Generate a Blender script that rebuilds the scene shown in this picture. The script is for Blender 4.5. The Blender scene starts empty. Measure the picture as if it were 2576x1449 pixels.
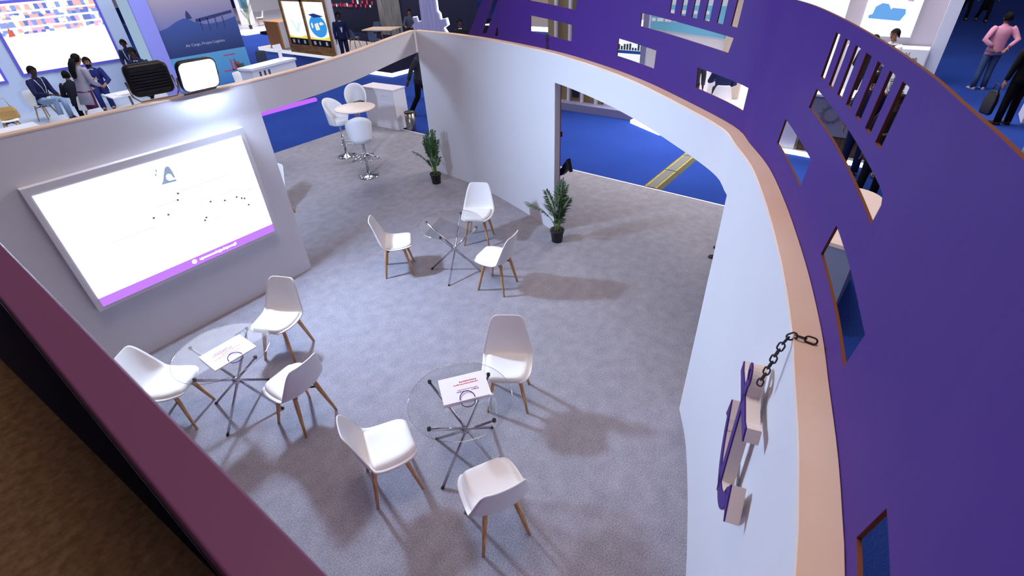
import bpy, bmesh, math, random
from math import sin, cos, pi, radians as RD
from mathutils import Vector, Matrix
from mathutils.geometry import delaunay_2d_cdt

random.seed(7)
SC = bpy.context.scene
COL = SC.collection

# ------------------------------------------------------------------ camera
EYE = Vector((0.0, 0.0, 3.7))
FPX, CX, CY = 1238.6, 1288.0, 724.5           # focal length and centre for a 2576 x 1449 frame
def pxdir(px, py):
    return Vector((px - CX, py - CY, FPX)).normalized()
_dn = pxdir(1380.0, 2500.0)                     # vanishing point of the verticals
_x = pxdir(2450.0, -200.0); _x = (_x - _dn * _x.dot(_dn)).normalized()
_y = (-_dn).cross(_x)
_R = Matrix((_x, _y, -_dn))                     # camera (right, down, forward) -> world
cam_d = bpy.data.cameras.new('camera'); cam = bpy.data.objects.new('camera', cam_d); COL.objects.link(cam)
_r, _d, _f = _R @ Vector((1, 0, 0)), _R @ Vector((0, 1, 0)), _R @ Vector((0, 0, 1))
cam.matrix_world = Matrix(((_r.x, -_d.x, -_f.x, EYE.x), (_r.y, -_d.y, -_f.y, EYE.y), (_r.z, -_d.z, -_f.z, EYE.z), (0, 0, 0, 1)))
cam_d.sensor_width = 36.0
cam_d.lens = FPX / 2576.0 * 36.0
cam_d.clip_start = 0.02; cam_d.clip_end = 200
cam_d.dof.use_dof = True; cam_d.dof.focus_distance = 5.0; cam_d.dof.aperture_fstop = 5.0
SC.camera = cam

# ------------------------------------------------------------------ view and world
SC.view_settings.view_transform = 'Standard'; SC.view_settings.look = 'None'
SC.view_settings.exposure = 0.0; SC.view_settings.gamma = 1.0; SC.view_settings.use_curve_mapping = False
W = bpy.data.worlds.new('hall_air'); SC.world = W; W.use_nodes = True
W.node_tree.nodes['Background'].inputs[0].default_value = (0.74, 0.68, 0.98, 1)
W.node_tree.nodes['Background'].inputs[1].default_value = 0.135

def lamp(name, loc, aim, size, power, col, sy=None, spread=180):
    l = bpy.data.lights.new(name, 'AREA'); l.energy = power; l.color = col; l.size = size
    l.spread = RD(spread)
    if sy: l.shape = 'RECTANGLE'; l.size_y = sy
    o = bpy.data.objects.new(name, l); COL.objects.link(o); o.location = loc
    o.rotation_euler = (Vector(aim) - Vector(loc)).to_track_quat('-Z', 'Y').to_euler()
    return o
lamp('hall_truss_light', (2.6, 2.4, 13.0), (2.8, 2.6, 0), 5.0, 560, (1.0, 0.82, 0.70))
lamp('aisle_truss_light', (11.2, 3.4, 7.5), (11.0, 3.4, 0), 3.0, 110, (0.90, 0.93, 1.0), spread=60)
lamp('aisle_truss_light', (9.0, 13.5, 8.0), (9.0, 13.0, 0), 4.0, 420, (0.86, 0.92, 1.0))
lamp('aisle_truss_light', (18.0, -1.5, 9.0), (18.0, -1.5, 0), 4.0, 420, (0.85, 0.9, 1.0))
lamp('booth_truss_light', (15.5, 3.0, 7.5), (15.0, 3.0, 0), 4.0, 900, (1.0, 0.97, 0.95))
lamp('booth_truss_light', (4.5, 17.5, 7.0), (4.5, 19.5, 0.5), 4.0, 330, (0.86, 0.92, 1.0))
lamp('booth_truss_light', (17.0, 29.0, 8.0), (17.5, 29.5, 0), 4.0, 1500, (1.0, 0.97, 0.98))

# ------------------------------------------------------------------ materials
def lin(c):
    c /= 255.0
    return c / 12.92 if c <= 0.04045 else ((c + 0.055) / 1.055) ** 2.4
def rgb(r, g, b): return (lin(r), lin(g), lin(b), 1.0)
MATS = {}
def mat(name, col, rough=0.5, metal=0.0, spec=0.5, emit=None, estr=0.0, var=0.0, vscale=6.0, bump=0.0, bscale=60.0, coat=0.0):
    if name in MATS: return MATS[name]
    m = bpy.data.materials.new(name); m.use_nodes = True; nt = m.node_tree; b = nt.nodes['Principled BSDF']
    b.inputs['Base Color'].default_value = col; b.inputs['Roughness'].default_value = rough
    b.inputs['Metallic'].default_value = metal; b.inputs['Specular IOR Level'].default_value = spec
    b.inputs['Coat Weight'].default_value = coat
    if emit: b.inputs['Emission Color'].default_value = emit; b.inputs['Emission Strength'].default_value = estr
    tc = nt.nodes.new('ShaderNodeTexCoord')
    if var > 0:
        n = nt.nodes.new('ShaderNodeTexNoise'); n.inputs['Scale'].default_value = vscale; n.inputs['Detail'].default_value = 5
        nt.links.new(tc.outputs['Object'], n.inputs['Vector'])
        r = nt.nodes.new('ShaderNodeValToRGB'); r.color_ramp.elements[0].position = .3; r.color_ramp.elements[1].position = .7
        r.color_ramp.elements[0].color = tuple(c * (1 - var) for c in col[:3]) + (1,)
        r.color_ramp.elements[1].color = tuple(min(1, c * (1 + var)) for c in col[:3]) + (1,)
        nt.links.new(n.outputs['Fac'], r.inputs[0]); nt.links.new(r.outputs[0], b.inputs['Base Color'])
    if bump > 0:
        n = nt.nodes.new('ShaderNodeTexNoise'); n.inputs['Scale'].default_value = bscale; n.inputs['Detail'].default_value = 4
        nt.links.new(tc.outputs['Object'], n.inputs['Vector'])
        bp = nt.nodes.new('ShaderNodeBump'); bp.inputs['Strength'].default_value = bump; bp.inputs['Distance'].default_value = .01
        nt.links.new(n.outputs['Fac'], bp.inputs['Height']); nt.links.new(bp.outputs[0], b.inputs['Normal'])
    MATS[name] = m
    return m
def glow(name, col, s):
    if name in MATS: return MATS[name]
    m = bpy.data.materials.new(name); m.use_nodes = True; nt = m.node_tree; nt.nodes.clear()
    e = nt.nodes.new('ShaderNodeEmission'); e.inputs[0].default_value = col; e.inputs[1].default_value = s
    o = nt.nodes.new('ShaderNodeOutputMaterial'); nt.links.new(e.outputs[0], o.inputs[0]); MATS[name] = m
    return m
def carpet(name, c1, c2, scale=90.0, blot=7.0):
    m = mat(name, c1, rough=1.0, spec=0.05); nt = m.node_tree; b = nt.nodes['Principled BSDF']
    tc = nt.nodes.new('ShaderNodeTexCoord')
    n = nt.nodes.new('ShaderNodeTexNoise'); n.inputs['Scale'].default_value = scale; n.inputs['Detail'].default_value = 6; n.inputs['Roughness'].default_value = .7
    n2 = nt.nodes.new('ShaderNodeTexNoise'); n2.inputs['Scale'].default_value = blot; n2.inputs['Detail'].default_value = 3
    mx = nt.nodes.new('ShaderNodeMath'); mx.operation = 'MULTIPLY_ADD'; mx.inputs[1].default_value = .22
    nt.links.new(tc.outputs['Object'], n.inputs['Vector']); nt.links.new(tc.outputs['Object'], n2.inputs['Vector'])
    nt.links.new(n2.outputs['Fac'], mx.inputs[0]); nt.links.new(n.outputs['Fac'], mx.inputs[2])
    r = nt.nodes.new('ShaderNodeValToRGB'); r.color_ramp.elements[0].position = .48; r.color_ramp.elements[1].position = .82
    r.color_ramp.elements[0].color = c1; r.color_ramp.elements[1].color = c2
    nt.links.new(mx.outputs[0], r.inputs[0]); nt.links.new(r.outputs[0], b.inputs['Base Color'])
    bp = nt.nodes.new('ShaderNodeBump'); bp.inputs['Strength'].default_value = .5; bp.inputs['Distance'].default_value = .004
    nt.links.new(n.outputs['Fac'], bp.inputs['Height']); nt.links.new(bp.outputs[0], b.inputs['Normal'])
    return m
def wood(name, c1, c2, scale=(3, 30, 30), rough=.5):
    m = mat(name, c1, rough=rough, spec=.3); nt = m.node_tree; b = nt.nodes['Principled BSDF']
    tc = nt.nodes.new('ShaderNodeTexCoord'); mp = nt.nodes.new('ShaderNodeMapping'); mp.inputs['Scale'].default_value = scale
    n = nt.nodes.new('ShaderNodeTexNoise'); n.inputs['Scale'].default_value = 1.0; n.inputs['Detail'].default_value = 6
    r = nt.nodes.new('ShaderNodeValToRGB'); r.color_ramp.elements[0].position = .35; r.color_ramp.elements[1].position = .68
    r.color_ramp.elements[0].color = c1; r.color_ramp.elements[1].color = c2
    nt.links.new(tc.outputs['Object'], mp.inputs[0]); nt.links.new(mp.outputs[0], n.inputs['Vector'])
    nt.links.new(n.outputs['Fac'], r.inputs[0]); nt.links.new(r.outputs[0], b.inputs['Base Color'])
    return m
def pane(name, tint=(1, 1, 1, 1), refl=1.0, base=.045):
    m = bpy.data.materials.new(name); m.use_nodes = True; nt = m.node_tree; nt.nodes.clear()
    t = nt.nodes.new('ShaderNodeBsdfTransparent'); t.inputs[0].default_value = tint
    g = nt.nodes.new('ShaderNodeBsdfGlossy'); g.inputs['Roughness'].default_value = 0.0
    f = nt.nodes.new('ShaderNodeLayerWeight'); f.inputs['Blend'].default_value = .5
    pw = nt.nodes.new('ShaderNodeMath'); pw.operation = 'POWER'; pw.inputs[1].default_value = 3.2
    mm = nt.nodes.new('ShaderNodeMath'); mm.operation = 'MULTIPLY_ADD'; mm.inputs[1].default_value = refl * (1 - base); mm.inputs[2].default_value = base; mm.use_clamp = True
    x = nt.nodes.new('ShaderNodeMixShader'); o = nt.nodes.new('ShaderNodeOutputMaterial')
    nt.links.new(f.outputs['Facing'], pw.inputs[0]); nt.links.new(pw.outputs[0], mm.inputs[0]); nt.links.new(mm.outputs[0], x.inputs[0])
    nt.links.new(t.outputs[0], x.inputs[1]); nt.links.new(g.outputs[0], x.inputs[2]); nt.links.new(x.outputs[0], o.inputs[0])
    MATS[name] = m
    return m
M_WALL = mat('white_paint', rgb(226, 224, 228), rough=.6, spec=.3, bump=.05, bscale=8)
M_PURPLE = mat('purple_paint', rgb(66, 29, 122), rough=.5, spec=.22)
M_PLY = wood('bare_plywood', rgb(246, 212, 186), rgb(252, 228, 206), (2, 2, 26), .7)
M_MDF = mat('raw_board_edge', rgb(136, 82, 56), rough=.8, spec=.1)
M_GREY = carpet('grey_carpet', rgb(128, 124, 133), rgb(182, 178, 187))
M_BLUE = carpet('blue_carpet', rgb(36, 58, 130), rgb(48, 76, 158), 60, .8)
M_NAVYC = carpet('navy_carpet', rgb(18, 20, 42), rgb(30, 32, 60))
M_BROWNC = carpet('brown_carpet', rgb(92, 70, 52), rgb(126, 100, 74), 40, 4)
M_PLUM = mat('warm_lit_purple', rgb(112, 62, 100), rough=.5, spec=.3)  # purple paint with the warm ambient light mixed into its colour
M_SHELL = mat('white_plastic', rgb(240, 238, 238), rough=.32, spec=.5)
M_CUSH = mat('white_leatherette', rgb(246, 243, 240), rough=.45, spec=.4, bump=.04, bscale=40)
M_BEECH = wood('beech_wood', rgb(184, 136, 90), rgb(218, 174, 126), (40, 40, 5), .5)
M_BLACK = mat('black_metal', rgb(22, 22, 24), rough=.45, spec=.5)
M_CHROME = mat('chrome', rgb(205, 206, 210), rough=.12, metal=1.0)
M_GLASS = pane('clear_glass', (.992, .995, .994, 1), .9, .052)
M_RIM = pane('glass_rim', (.97, .985, .98, 1), .9, .30)
M_PAPER = mat('white_card', rgb(248, 240, 244), rough=.6)
M_RED = mat('red_ink', rgb(196, 60, 60), rough=.7)
M_INK = mat('blue_ink', rgb(92, 84, 160), rough=.7)
M_CORD = mat('purple_cord', rgb(58, 48, 110), rough=.8)
M_LEAF = mat('palm_leaf', rgb(52, 92, 48), rough=.5, var=.35, vscale=9)
M_STEM = mat('palm_stem', rgb(120, 150, 78), rough=.6)
M_POT = mat('black_pot', rgb(30, 31, 36), rough=.55)
M_SOIL = mat('potting_soil', rgb(48, 38, 30), rough=1, bump=.6, bscale=90)
M_WHITE = mat('white_laminate', rgb(236, 234, 240), rough=.35, spec=.5)
M_STEEL = mat('brushed_steel', rgb(150, 146, 140), rough=.3, metal=.9)
M_BOTTLE = pane('bottle_plastic', (.93, .96, .97, 1))
M_SIGNW = mat('foam_board', rgb(236, 224, 216), rough=.7)
M_LAV = mat('lavender_paint', rgb(150, 152, 236), rough=.5)
M_PALE = mat('pale_blue_paint', rgb(190, 205, 232), rough=.55)
M_DARKW = mat('dark_navy_paint', rgb(26, 28, 52), rough=.5)
M_LEDW = glow('white_led_strip', rgb(225, 240, 255), 5.0)
M_LEDP = glow('purple_led_strip', (.36, .10, 1.0, 1), 1.6)

# ------------------------------------------------------------------ mesh helpers
class MB:
    def __init__(s): s.v = []; s.f = []; s.m = []; s.sm = []
    def add(s, vs, fs, mi=0, smooth=False):
        o = len(s.v); s.v += [tuple(v) for v in vs]
        for f in fs: s.f.append([i + o for i in f]); s.m.append(mi); s.sm.append(smooth)
        return s
    def box(s, x0, x1, y0, y1, z0, z1, mi=0, M=None):
        vs = [Vector(p) for p in ((x0, y0, z0), (x1, y0, z0), (x1, y1, z0), (x0, y1, z0), (x0, y0, z1), (x1, y0, z1), (x1, y1, z1), (x0, y1, z1))]
        if M: vs = [M @ v for v in vs]
        return s.add(vs, [(0, 3, 2, 1), (4, 5, 6, 7), (0, 1, 5, 4), (1, 2, 6, 5), (2, 3, 7, 6), (3, 0, 4, 7)], mi)
    def tube(s, pts, r, n=10, mi=0, closed=False, cap=True):
        pts = [Vector(p) for p in pts]; N = len(pts)
        rr = r if isinstance(r, (list, tuple)) else [r] * N
        rings = []; up = None
        for i, p in enumerate(pts):
            a = pts[(i - 1) % N] if (i or closed) else p; b = pts[(i + 1) % N] if (i < N - 1 or closed) else p
            t = (b - a).normalized()
            if up is None: up = Vector((0, 0, 1)) if abs(t.z) < .9 else Vector((1, 0, 0))
            u = t.cross(up)
            if u.length < 1e-4: u = t.orthogonal()
            u.normalize(); w = u.cross(t).normalized(); up = w
            rings.append([p + (u * cos(2 * pi * k / n) + w * sin(2 * pi * k / n)) * rr[i] for k in range(n)])
        return s.loft(rings, mi, True, closed, cap)
    def loft(s, rings, mi=0, smooth=True, closed=False, cap=True):
        n = len(rings[0]); N = len(rings); vs = [v for r in rings for v in r]; fs = []
        for i in range(N if closed else N - 1):
            j = (i + 1) % N
            for k in range(n):
                l = (k + 1) % n
                fs.append((i * n + k, i * n + l, j * n + l, j * n + k))
        s.add(vs, fs, mi, smooth)
        if cap and not closed:
            s.add(rings[0], [tuple(range(n - 1, -1, -1))], mi); s.add(rings[-1], [tuple(range(n))], mi)
        return s
    def lathe(s, prof, n=24, c=(0, 0, 0), mi=0, cap=True):
        return s.loft([[(c[0] + r * cos(2 * pi * k / n), c[1] + r * sin(2 * pi * k / n), c[2] + z) for k in range(n)] for r, z in prof], mi, True, False, cap)
    def ell(s, c, r, n=14, m=9, mi=0, M=None):
        rings = []
        for i in range(m + 1):
            a = -pi / 2 + pi * i / m
            ring = [Vector((r[0] * cos(a) * cos(2 * pi * k / n), r[1] * cos(a) * sin(2 * pi * k / n), r[2] * sin(a))) for k in range(n)]
            if M: ring = [M @ v for v in ring]
            rings.append([v + Vector(c) for v in ring])
        return s.loft(rings, mi, True, False, False)
    def prism(s, poly, h0, h1, fn=None, mi=0, mside=None):
        fn = fn or (lambda a, b, h: (a, b, h)); n = len(poly); ms = mi if mside is None else mside
        lo = [fn(a, b, h0) for a, b in poly]; hi = [fn(a, b, h1) for a, b in poly]
        from mathutils.geometry import tessellate_polygon
        tr = tessellate_polygon([[Vector((a, b, 0)) for a, b in poly]])
        s.add(hi, [tuple(t) for t in tr], mi); s.add(lo, [tuple(reversed(t)) for t in tr], mi)
        for k in range(n):
            l = (k + 1) % n
            s.add([lo[k], lo[l], hi[l], hi[k]], [(0, 1, 2, 3)], ms)
        return s
    def join(s, o, M=None, mi=None):
        vs = [M @ Vector(v) for v in o.v] if M else o.v
        k = len(s.v); s.v += [tuple(v) for v in vs]; s.f += [[i + k for i in f] for f in o.f]
        s.m += o.m if mi is None else [mi] * len(o.f); s.sm += o.sm
        return s
def obj(name, mb, mats, parent=None, bevel=0.0, recalc=True):
    me = bpy.data.meshes.new(name); me.from_pydata(mb.v, [], mb.f)
    for m in (mats if isinstance(mats, (list, tuple)) else [mats]): me.materials.append(m)
    me.polygons.foreach_set('material_index', mb.m); me.polygons.foreach_set('use_smooth', mb.sm)
    bm = bmesh.new(); bm.from_mesh(me)
    bmesh.ops.remove_doubles(bm, verts=bm.verts, dist=1e-5) if recalc else None
    if recalc: bmesh.ops.recalc_face_normals(bm, faces=bm.faces)
    bm.to_mesh(me); bm.free(); me.update()
    o = bpy.data.objects.new(name, me); COL.objects.link(o)
    if parent: o.parent = parent
    if bevel:
        b = o.modifiers.new('bevel', 'BEVEL'); b.width = bevel; b.segments = 2; b.limit_method = 'ANGLE'
    return o
def tag(o, label, cat, group=None):
    o['label'] = label; o['category'] = cat
    if group: o['group'] = group
    return o
def thing(name, label, cat, loc=(0, 0, 0), rz=0.0, group=None):
    o = bpy.data.objects.new(name, None); COL.objects.link(o); o.empty_display_size = .1
    o.location = loc; o.rotation_euler = (0, 0, rz)
    return tag(o, label, cat, group)
def struct(name, mb, mats, bevel=0.0, parent=None):
    o = obj(name, mb, mats, parent, bevel)
    if not parent: o['kind'] = 'structure'
    return o
def kids(o): return [c for c in o.children]
def dup(root, loc, rz, label, cat=None, group=None):
    r = root.copy(); COL.objects.link(r); r.location = loc; r.rotation_euler = (0, 0, rz); r['label'] = label
    if cat: r['category'] = cat
    if group: r['group'] = group
    for ch in kids(root):
        c = ch.copy(); COL.objects.link(c); c.parent = r
        for g in kids(ch):
            d = g.copy(); COL.objects.link(d); d.parent = c
    return r
def lettering(name, txt, size, mat_, parent, M, depth=.004, align='LEFT'):
    cu = bpy.data.curves.new(name, 'FONT'); cu.body = txt; cu.size = size; cu.extrude = depth; cu.align_x = align; cu.resolution_u = 2
    t = bpy.data.objects.new(name + '_tmp', cu); COL.objects.link(t)
    dg = bpy.context.evaluated_depsgraph_get(); me = bpy.data.meshes.new_from_object(t.evaluated_get(dg))
    bpy.data.objects.remove(t); bpy.data.curves.remove(cu)
    me.transform(M); me.materials.clear(); me.materials.append(mat_)
    o = bpy.data.objects.new(name, me); COL.objects.link(o); o.parent = parent
    return o

# ------------------------------------------------------------------ the curved wall's plan (metres)
CP = [(6.62, 7.16), (6.50, 6.1), (6.24, 5.05), (5.78, 3.80), (5.27, 2.86), (4.78, 2.14), (4.27, 1.53), (3.77, .99), (3.45, .79), (3.1, .59), (2.68, .41), (2.28, .26), (1.96, .15),
      (1.63, .05), (1.39, -.01), (1.15, -.07), (.96, -.11), (.76, -.145), (.3, -.20), (-.3, -.25), (-1, -.27), (-1.8, -.27)]
def spline(P, n=16):
    P = [Vector(p) for p in P]; P = [2 * P[0] - P[1]] + P + [2 * P[-1] - P[-2]]; out = []
    for i in range(1, len(P) - 2):
        a, b, c, d = P[i - 1:i + 3]
        for k in range(n):
            t = k / n; out.append(.5 * (2 * b + (c - a) * t + (2 * a - 5 * b + 4 * c - d) * t * t + (3 * b - a - 3 * c + d) * t ** 3))
    out.append(P[-2]); return out
RING = spline(CP); RS = [0.0]
for i in range(1, len(RING)): RS.append(RS[-1] + (RING[i] - RING[i - 1]).length)
def _rp(s):
    s = min(max(s, 0.0), RS[-1] - 1e-5); lo, hi = 0, len(RS) - 1
    while hi - lo > 1:
        m = (lo + hi) // 2
        if RS[m] <= s: lo = m
        else: hi = m
    return RING[lo].lerp(RING[lo + 1], (s - RS[lo]) / (RS[lo + 1] - RS[lo]))
def ring(s, off=0.0):
    p = _rp(s); t = (_rp(s + .05) - _rp(s - .05)).normalized(); return Vector((p.x - t.y * off, p.y + t.x * off))
def ringdir(s): return (_rp(s + .05) - _rp(s - .05)).normalized()
def rw(s, z, off): p = ring(s, off); return Vector((p.x, p.y, z))

def inpoly(p, poly):
    c = False; n = len(poly)
    for i in range(n):
        a, b = poly[i], poly[i - 1]
        if (a[1] > p[1]) != (b[1] > p[1]) and p[0] < (b[0] - a[0]) * (p[1] - a[1]) / (b[1] - a[1]) + a[0]: c = not c
    return c
def sheet(outline, holes, map_in, map_out, step=.08):
    """A sheet with openings, laid out flat as (along, height) and bent round the plan."""
    vs = []; es = []
    for poly in [outline] + holes:
        k = len(vs); vs += [Vector(p) for p in poly]; n = len(poly); es += [(k + i, k + (i + 1) % n) for i in range(n)]
    s0 = min(p[0] for p in outline); s1 = max(p[0] for p in outline); z0 = min(p[1] for p in outline) - .1; z1 = max(p[1] for p in outline) + .1
    s = s0 + step
    while s < s1 - 1e-4:
        k = len(vs); vs += [Vector((s, z0)), Vector((s, z1))]; es.append((k, k + 1)); s += step
    V, _, F, _, _, _ = delaunay_2d_cdt(vs, es, [], 0, 1e-6)
    keep = []
    for f in F:
        c = sum((V[i] for i in f), Vector((0, 0))) / len(f)
        if inpoly(c, outline) and not any(inpoly(c, h) for h in holes): keep.append(list(f))
    mb = MB(); A = [map_in(v.x, v.y) for v in V]; B = [map_out(v.x, v.y) for v in V]
    mb.add(A, keep, 0, False); mb.add(B, [f[::-1] for f in keep], 0, False)
    cnt = {}
    for f in keep:
        for i in range(len(f)):
            e = (f[i], f[(i + 1) % len(f)]); cnt[e] = cnt.get(e, 0) + 1
    for (a, b) in cnt:
        if (b, a) not in cnt: mb.add([A[a], A[b], B[b], B[a]], [(0, 1, 2, 3)], 1)
    return mb

OP0, OP1, OPZ, WALLH, FASH = 3.60, 7.37, 2.20, 2.53, 3.39
# ------------------------------------------------------------------ ground
mb = MB(); mb.box(-25, 70, -45, 70, -.12, -.05)
struct('floor', mb, M_BLUE)
plat = [ring(12.8, .1)] + [ring(12.8 - .2 * i, .1) for i in range(1, 27)]
plat = [(p.x, p.y) for p in plat] + [(5.2, .9), (7.95, .9), (8.22, 11.15), (-3.2, 11.15), (-3.2, -.2)]
mb = MB(); mb.prism(plat, -.05, 0)
struct('floor_booth', mb, M_GREY)
mb = MB(); mb.prism([(7.95, .9), (7.985, .9), (8.255, 11.15), (8.22, 11.15)], -.05, .004)
struct('trim_1', mb, M_WHITE)

# ------------------------------------------------------------------ booth walls
mb = sheet([(.0, 0), (OP0, 0), (OP0, OPZ), (OP1, OPZ), (OP1, 0), (12.8, 0), (12.8, WALLH), (.0, WALLH)], [],
           lambda s, z: rw(s, z, 0), lambda s, z: rw(s, z, .088))
struct('wall_right', mb, [M_WALL, M_WALL])
mb = sheet([(.0, 0), (12.8, 0), (12.8, 1), (.0, 1)], [], lambda s, z: rw(s, WALLH + .02 * z, -.004), lambda s, z: rw(s, WALLH + .02 * z, .088))
struct('trim_2', mb, [M_PLY, M_PLY])
HDR = [(2.95, 6.04), (3.52, 6.10), (4.2, 6.26), (4.7, 6.42), (5.1, 6.58), (5.9, 6.92), (6.67, 7.21)]
HS = spline(HDR, 6)
mb = MB(); mb.box(-2.6, 2.95, 6.04, 6.14, 0, WALLH); struct('wall_left', mb, M_WALL)
def strip(path, wid, z0, z1):
    m = MB(); n = len(path); L = []; Rr = []
    for i, p in enumerate(path):
        t = (path[min(i + 1, n - 1)] - path[max(i - 1, 0)]).normalized(); L.append(p); Rr.append(Vector((p.x - t.y * wid, p.y + t.x * wid)))
    return m.loft([[(a.x, a.y, z0), (b.x, b.y, z0), (b.x, b.y, z1), (a.x, a.y, z1)] for a, b in zip(L, Rr)], 0, False)
struct('wall_left_header', strip(HS, .1, 2.19, WALLH), M_WALL)
mb = strip([Vector((-2.6, 6.036))] + [Vector((p.x, p.y - .004)) for p in HS], .108, WALLH, WALLH + .015)
struct('trim_3', mb, M_PLY)

# ------------------------------------------------------------------ purple fascia with cut-outs
holes = [[(2.89, 3.088), (3.90, 3.04), (3.96, 3.22), (2.88, 3.26)], [(2.90, 2.917), (3.855, 2.88), (3.836, 2.70), (2.897, 2.725)],
         [(5.243, 3.118), (6.73, 3.095), (6.697, 2.992), (5.24, 3.006)],
         [(8.177, 3.098), (8.77, 3.094), (9.257, 3.082), (9.312, 3.078), (9.335, 3.055), (9.318, 2.985), (8.6, 3.006), (8.142, 3.004)],
         [(4.842, 2.853), (5.585, 2.842), (5.577, 2.684), (4.835, 2.684)], [(6.318, 2.828), (7.042, 2.832), (7.035, 2.678), (6.34, 2.677)],
         [(7.80, 2.850), (8.425, 2.850), (8.385, 2.703), (7.765, 2.703)], [(9.013, 2.826), (9.632, 2.816), (9.592, 2.662), (8.96, 2.676)],
         [(10.13, 2.778), (10.76, 2.768), (10.72, 2.612), (10.10, 2.618)], [(10.455, 3.042), (11.6, 3.03), (11.58, 2.93), (10.43, 2.936)],
         [(1.655, 2.598), (1.765, 2.606), (2.25, 3.25), (2.125, 3.25)], [(1.978, 2.591), (2.073, 2.583), (2.073, 2.773)]]
for k in range(6):
    s = 5.735 + .1862 * k; holes.append([(s, 3.162), (s + .084, 3.160), (s + .10, 3.335), (s + .022, 3.337)])
for s in (8.185, 8.34, 8.498, 8.647, 8.795, 8.94, 9.082):
    holes.append([(s, 3.150), (s + .068, 3.150), (s + .106, 3.336), (s + .036, 3.336)])
for k in range(5):
    s = 10.45 + .15 * k; holes.append([(s, 3.098), (s + .068, 3.097), (s + .106, 3.29), (s + .036, 3.29)])
mb = sheet([(.02, 0), (OP0, 0), (OP0, OPZ), (OP1, OPZ), (OP1, 0), (12.8, 0), (12.8, FASH), (2.0, FASH), (1.31, 2.575), (1.28, 2.55), (.02, 2.55)], holes,
           lambda s, z: rw(s, z, .09), lambda s, z: rw(s, z, .100), .06)
tag(obj('fascia_panel', mb, [M_PURPLE, M_MDF], recalc=False), 'tall curved purple fascia board with ship and dash shaped cutouts standing outside the white wall', 'panel')

# ------------------------------------------------------------------ near parapet and deck (lower left)
mb = MB(); mb.box(.006, .066, -.12, 3.6, 0, 3.2)
struct('wall_near', mb, M_PLUM, bevel=.003)
mb = MB(); mb.prism([(-.004, .74), (-.0, .79), (-.030, 1.246), (-.082, 2.012), (-.16, 3.2), (-2.6, 3.2), (-2.6, .3), (-.004, .3)], 2.6, 2.7)
struct('floor_deck', mb, M_BROWNC)
mb = MB(); mb.box(-2.6, .004, .3, 3.5, 2.40, 2.6)
struct('trim_4', mb, mat('shaded_purple', rgb(24, 14, 44), rough=.8))  # ledge added to fill the gap, purple in shadow put into its colour

# ------------------------------------------------------------------ projection screen in its wall box
scr = thing('presentation_screen', 'large glowing white presentation screen set in a shallow white box on the left wall', 'screen', (1.61, 6.038, .78))
hb = MB(); hb.box(-1.03, 1.04, -.075, 0, -.03, 1.33); obj('housing', hb, M_WALL, scr, .003)
sx0, sx1, sz0, sz1, sy = -.975, .985, .012, 1.25, -.077
pb = MB(); pb.box(sx0, sx1, sy - .004, sy + .002, sz0 + .10, sz1); p_ = obj('display', pb, glow('screen_white', rgb(226, 234, 255), 2.3), scr)
b_ = MB(); b_.box(sx0, sx1, sy - .004, sy + .002, sz0, sz0 + .10); band = obj('footer_band', b_, glow('screen_purple', rgb(196, 128, 252), 1.1), scr)
band['label'] = 'purple footer band'
lg = MB()
M_LOGO = glow('screen_logo', rgb(150, 170, 205), 1.0)
fn = lambda a, b, h: (a, sy - .004 - h, b)
lg.prism([(.015, 1.0), (.045, 1.03), (.075, 1.09), (.11, 1.15), (.135, 1.165), (.155, 1.15), (.165, 1.09), (.165, 1.03), (.15, 1.03), (.14, 1.075), (.115, 1.09), (.09, 1.075), (.08, 1.04), (.10, 1.015), (.165, 1.01), (.165, .99)], 0, .002, fn)
lg.prism([(.02, 1.13), (.03, 1.145), (.035, 1.165), (.02, 1.16)], 0, .002, fn); lg.prism([(.0, 1.10), (.012, 1.105), (.01, 1.13), (0, 1.12)], 0, .002, fn)
obj('emblem', lg, M_LOGO, scr)
dots = [(-.19, .70), (-.05, .68), (.125, .86), (.095, .795), (.40, .655), (.29, .50), (.265, .475), (.55, .61), (.69, .60), (.74, .565), (.77, .55), (.79, .46)]
for a, b in dots:
    dt = MB(); dt.prism([(a + .012 * cos(t * pi / 4), b + .012 * sin(t * pi / 4)) for t in range(8)], 0, .002, fn)
    obj('map_dot', dt, glow('screen_dots', rgb(110, 105, 150), .9), scr)
random.seed(3)
for (a, b, n, w) in [(-.62, .60, 14, .030), (-.12, .79, 8, .03), (.16, .87, 16, .034), (.56, .68, 7, .03), (.30, .70, 4, .03), (.72, .62, 7, .03), (.36, .44, 3, .03)]:
    fx = MB()
    for i in range(n):
        fx.prism([(a + w * i, b), (a + w * i + w * .55, b), (a + w * i + w * .55, b + random.uniform(.012, .022)), (a + w * i, b + .012)], 0, .0015, fn)
    obj('map_caption', fx, glow('screen_faint', rgb(222, 226, 240), 1.15), scr)
tx = MB(); cx_ = 0.03
ic = MB(); ic.prism([(-.02 + .028 * cos(t * pi / 5), sz0 + .055 + .028 * sin(t * pi / 5)) for t in range(10)], 0, .002, fn); obj('footer_icon', ic, glow('screen_text', rgb(255, 250, 255), 2.0), scr)
x = .04
while x < .47:
    w = random.choice([.010, .014, .017]); h = random.choice([.022, .022, .034]); b0 = sz0 + .042 - (.008 if h > .03 and random.random() < .4 else 0)
    tx.prism([(x, b0), (x + w, b0), (x + w, b0 + h), (x, b0 + h)], 0, .002, fn); x += w + .004
obj('footer_text', tx, glow('screen_text', rgb(255, 250, 255), 2.0), scr)

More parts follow.
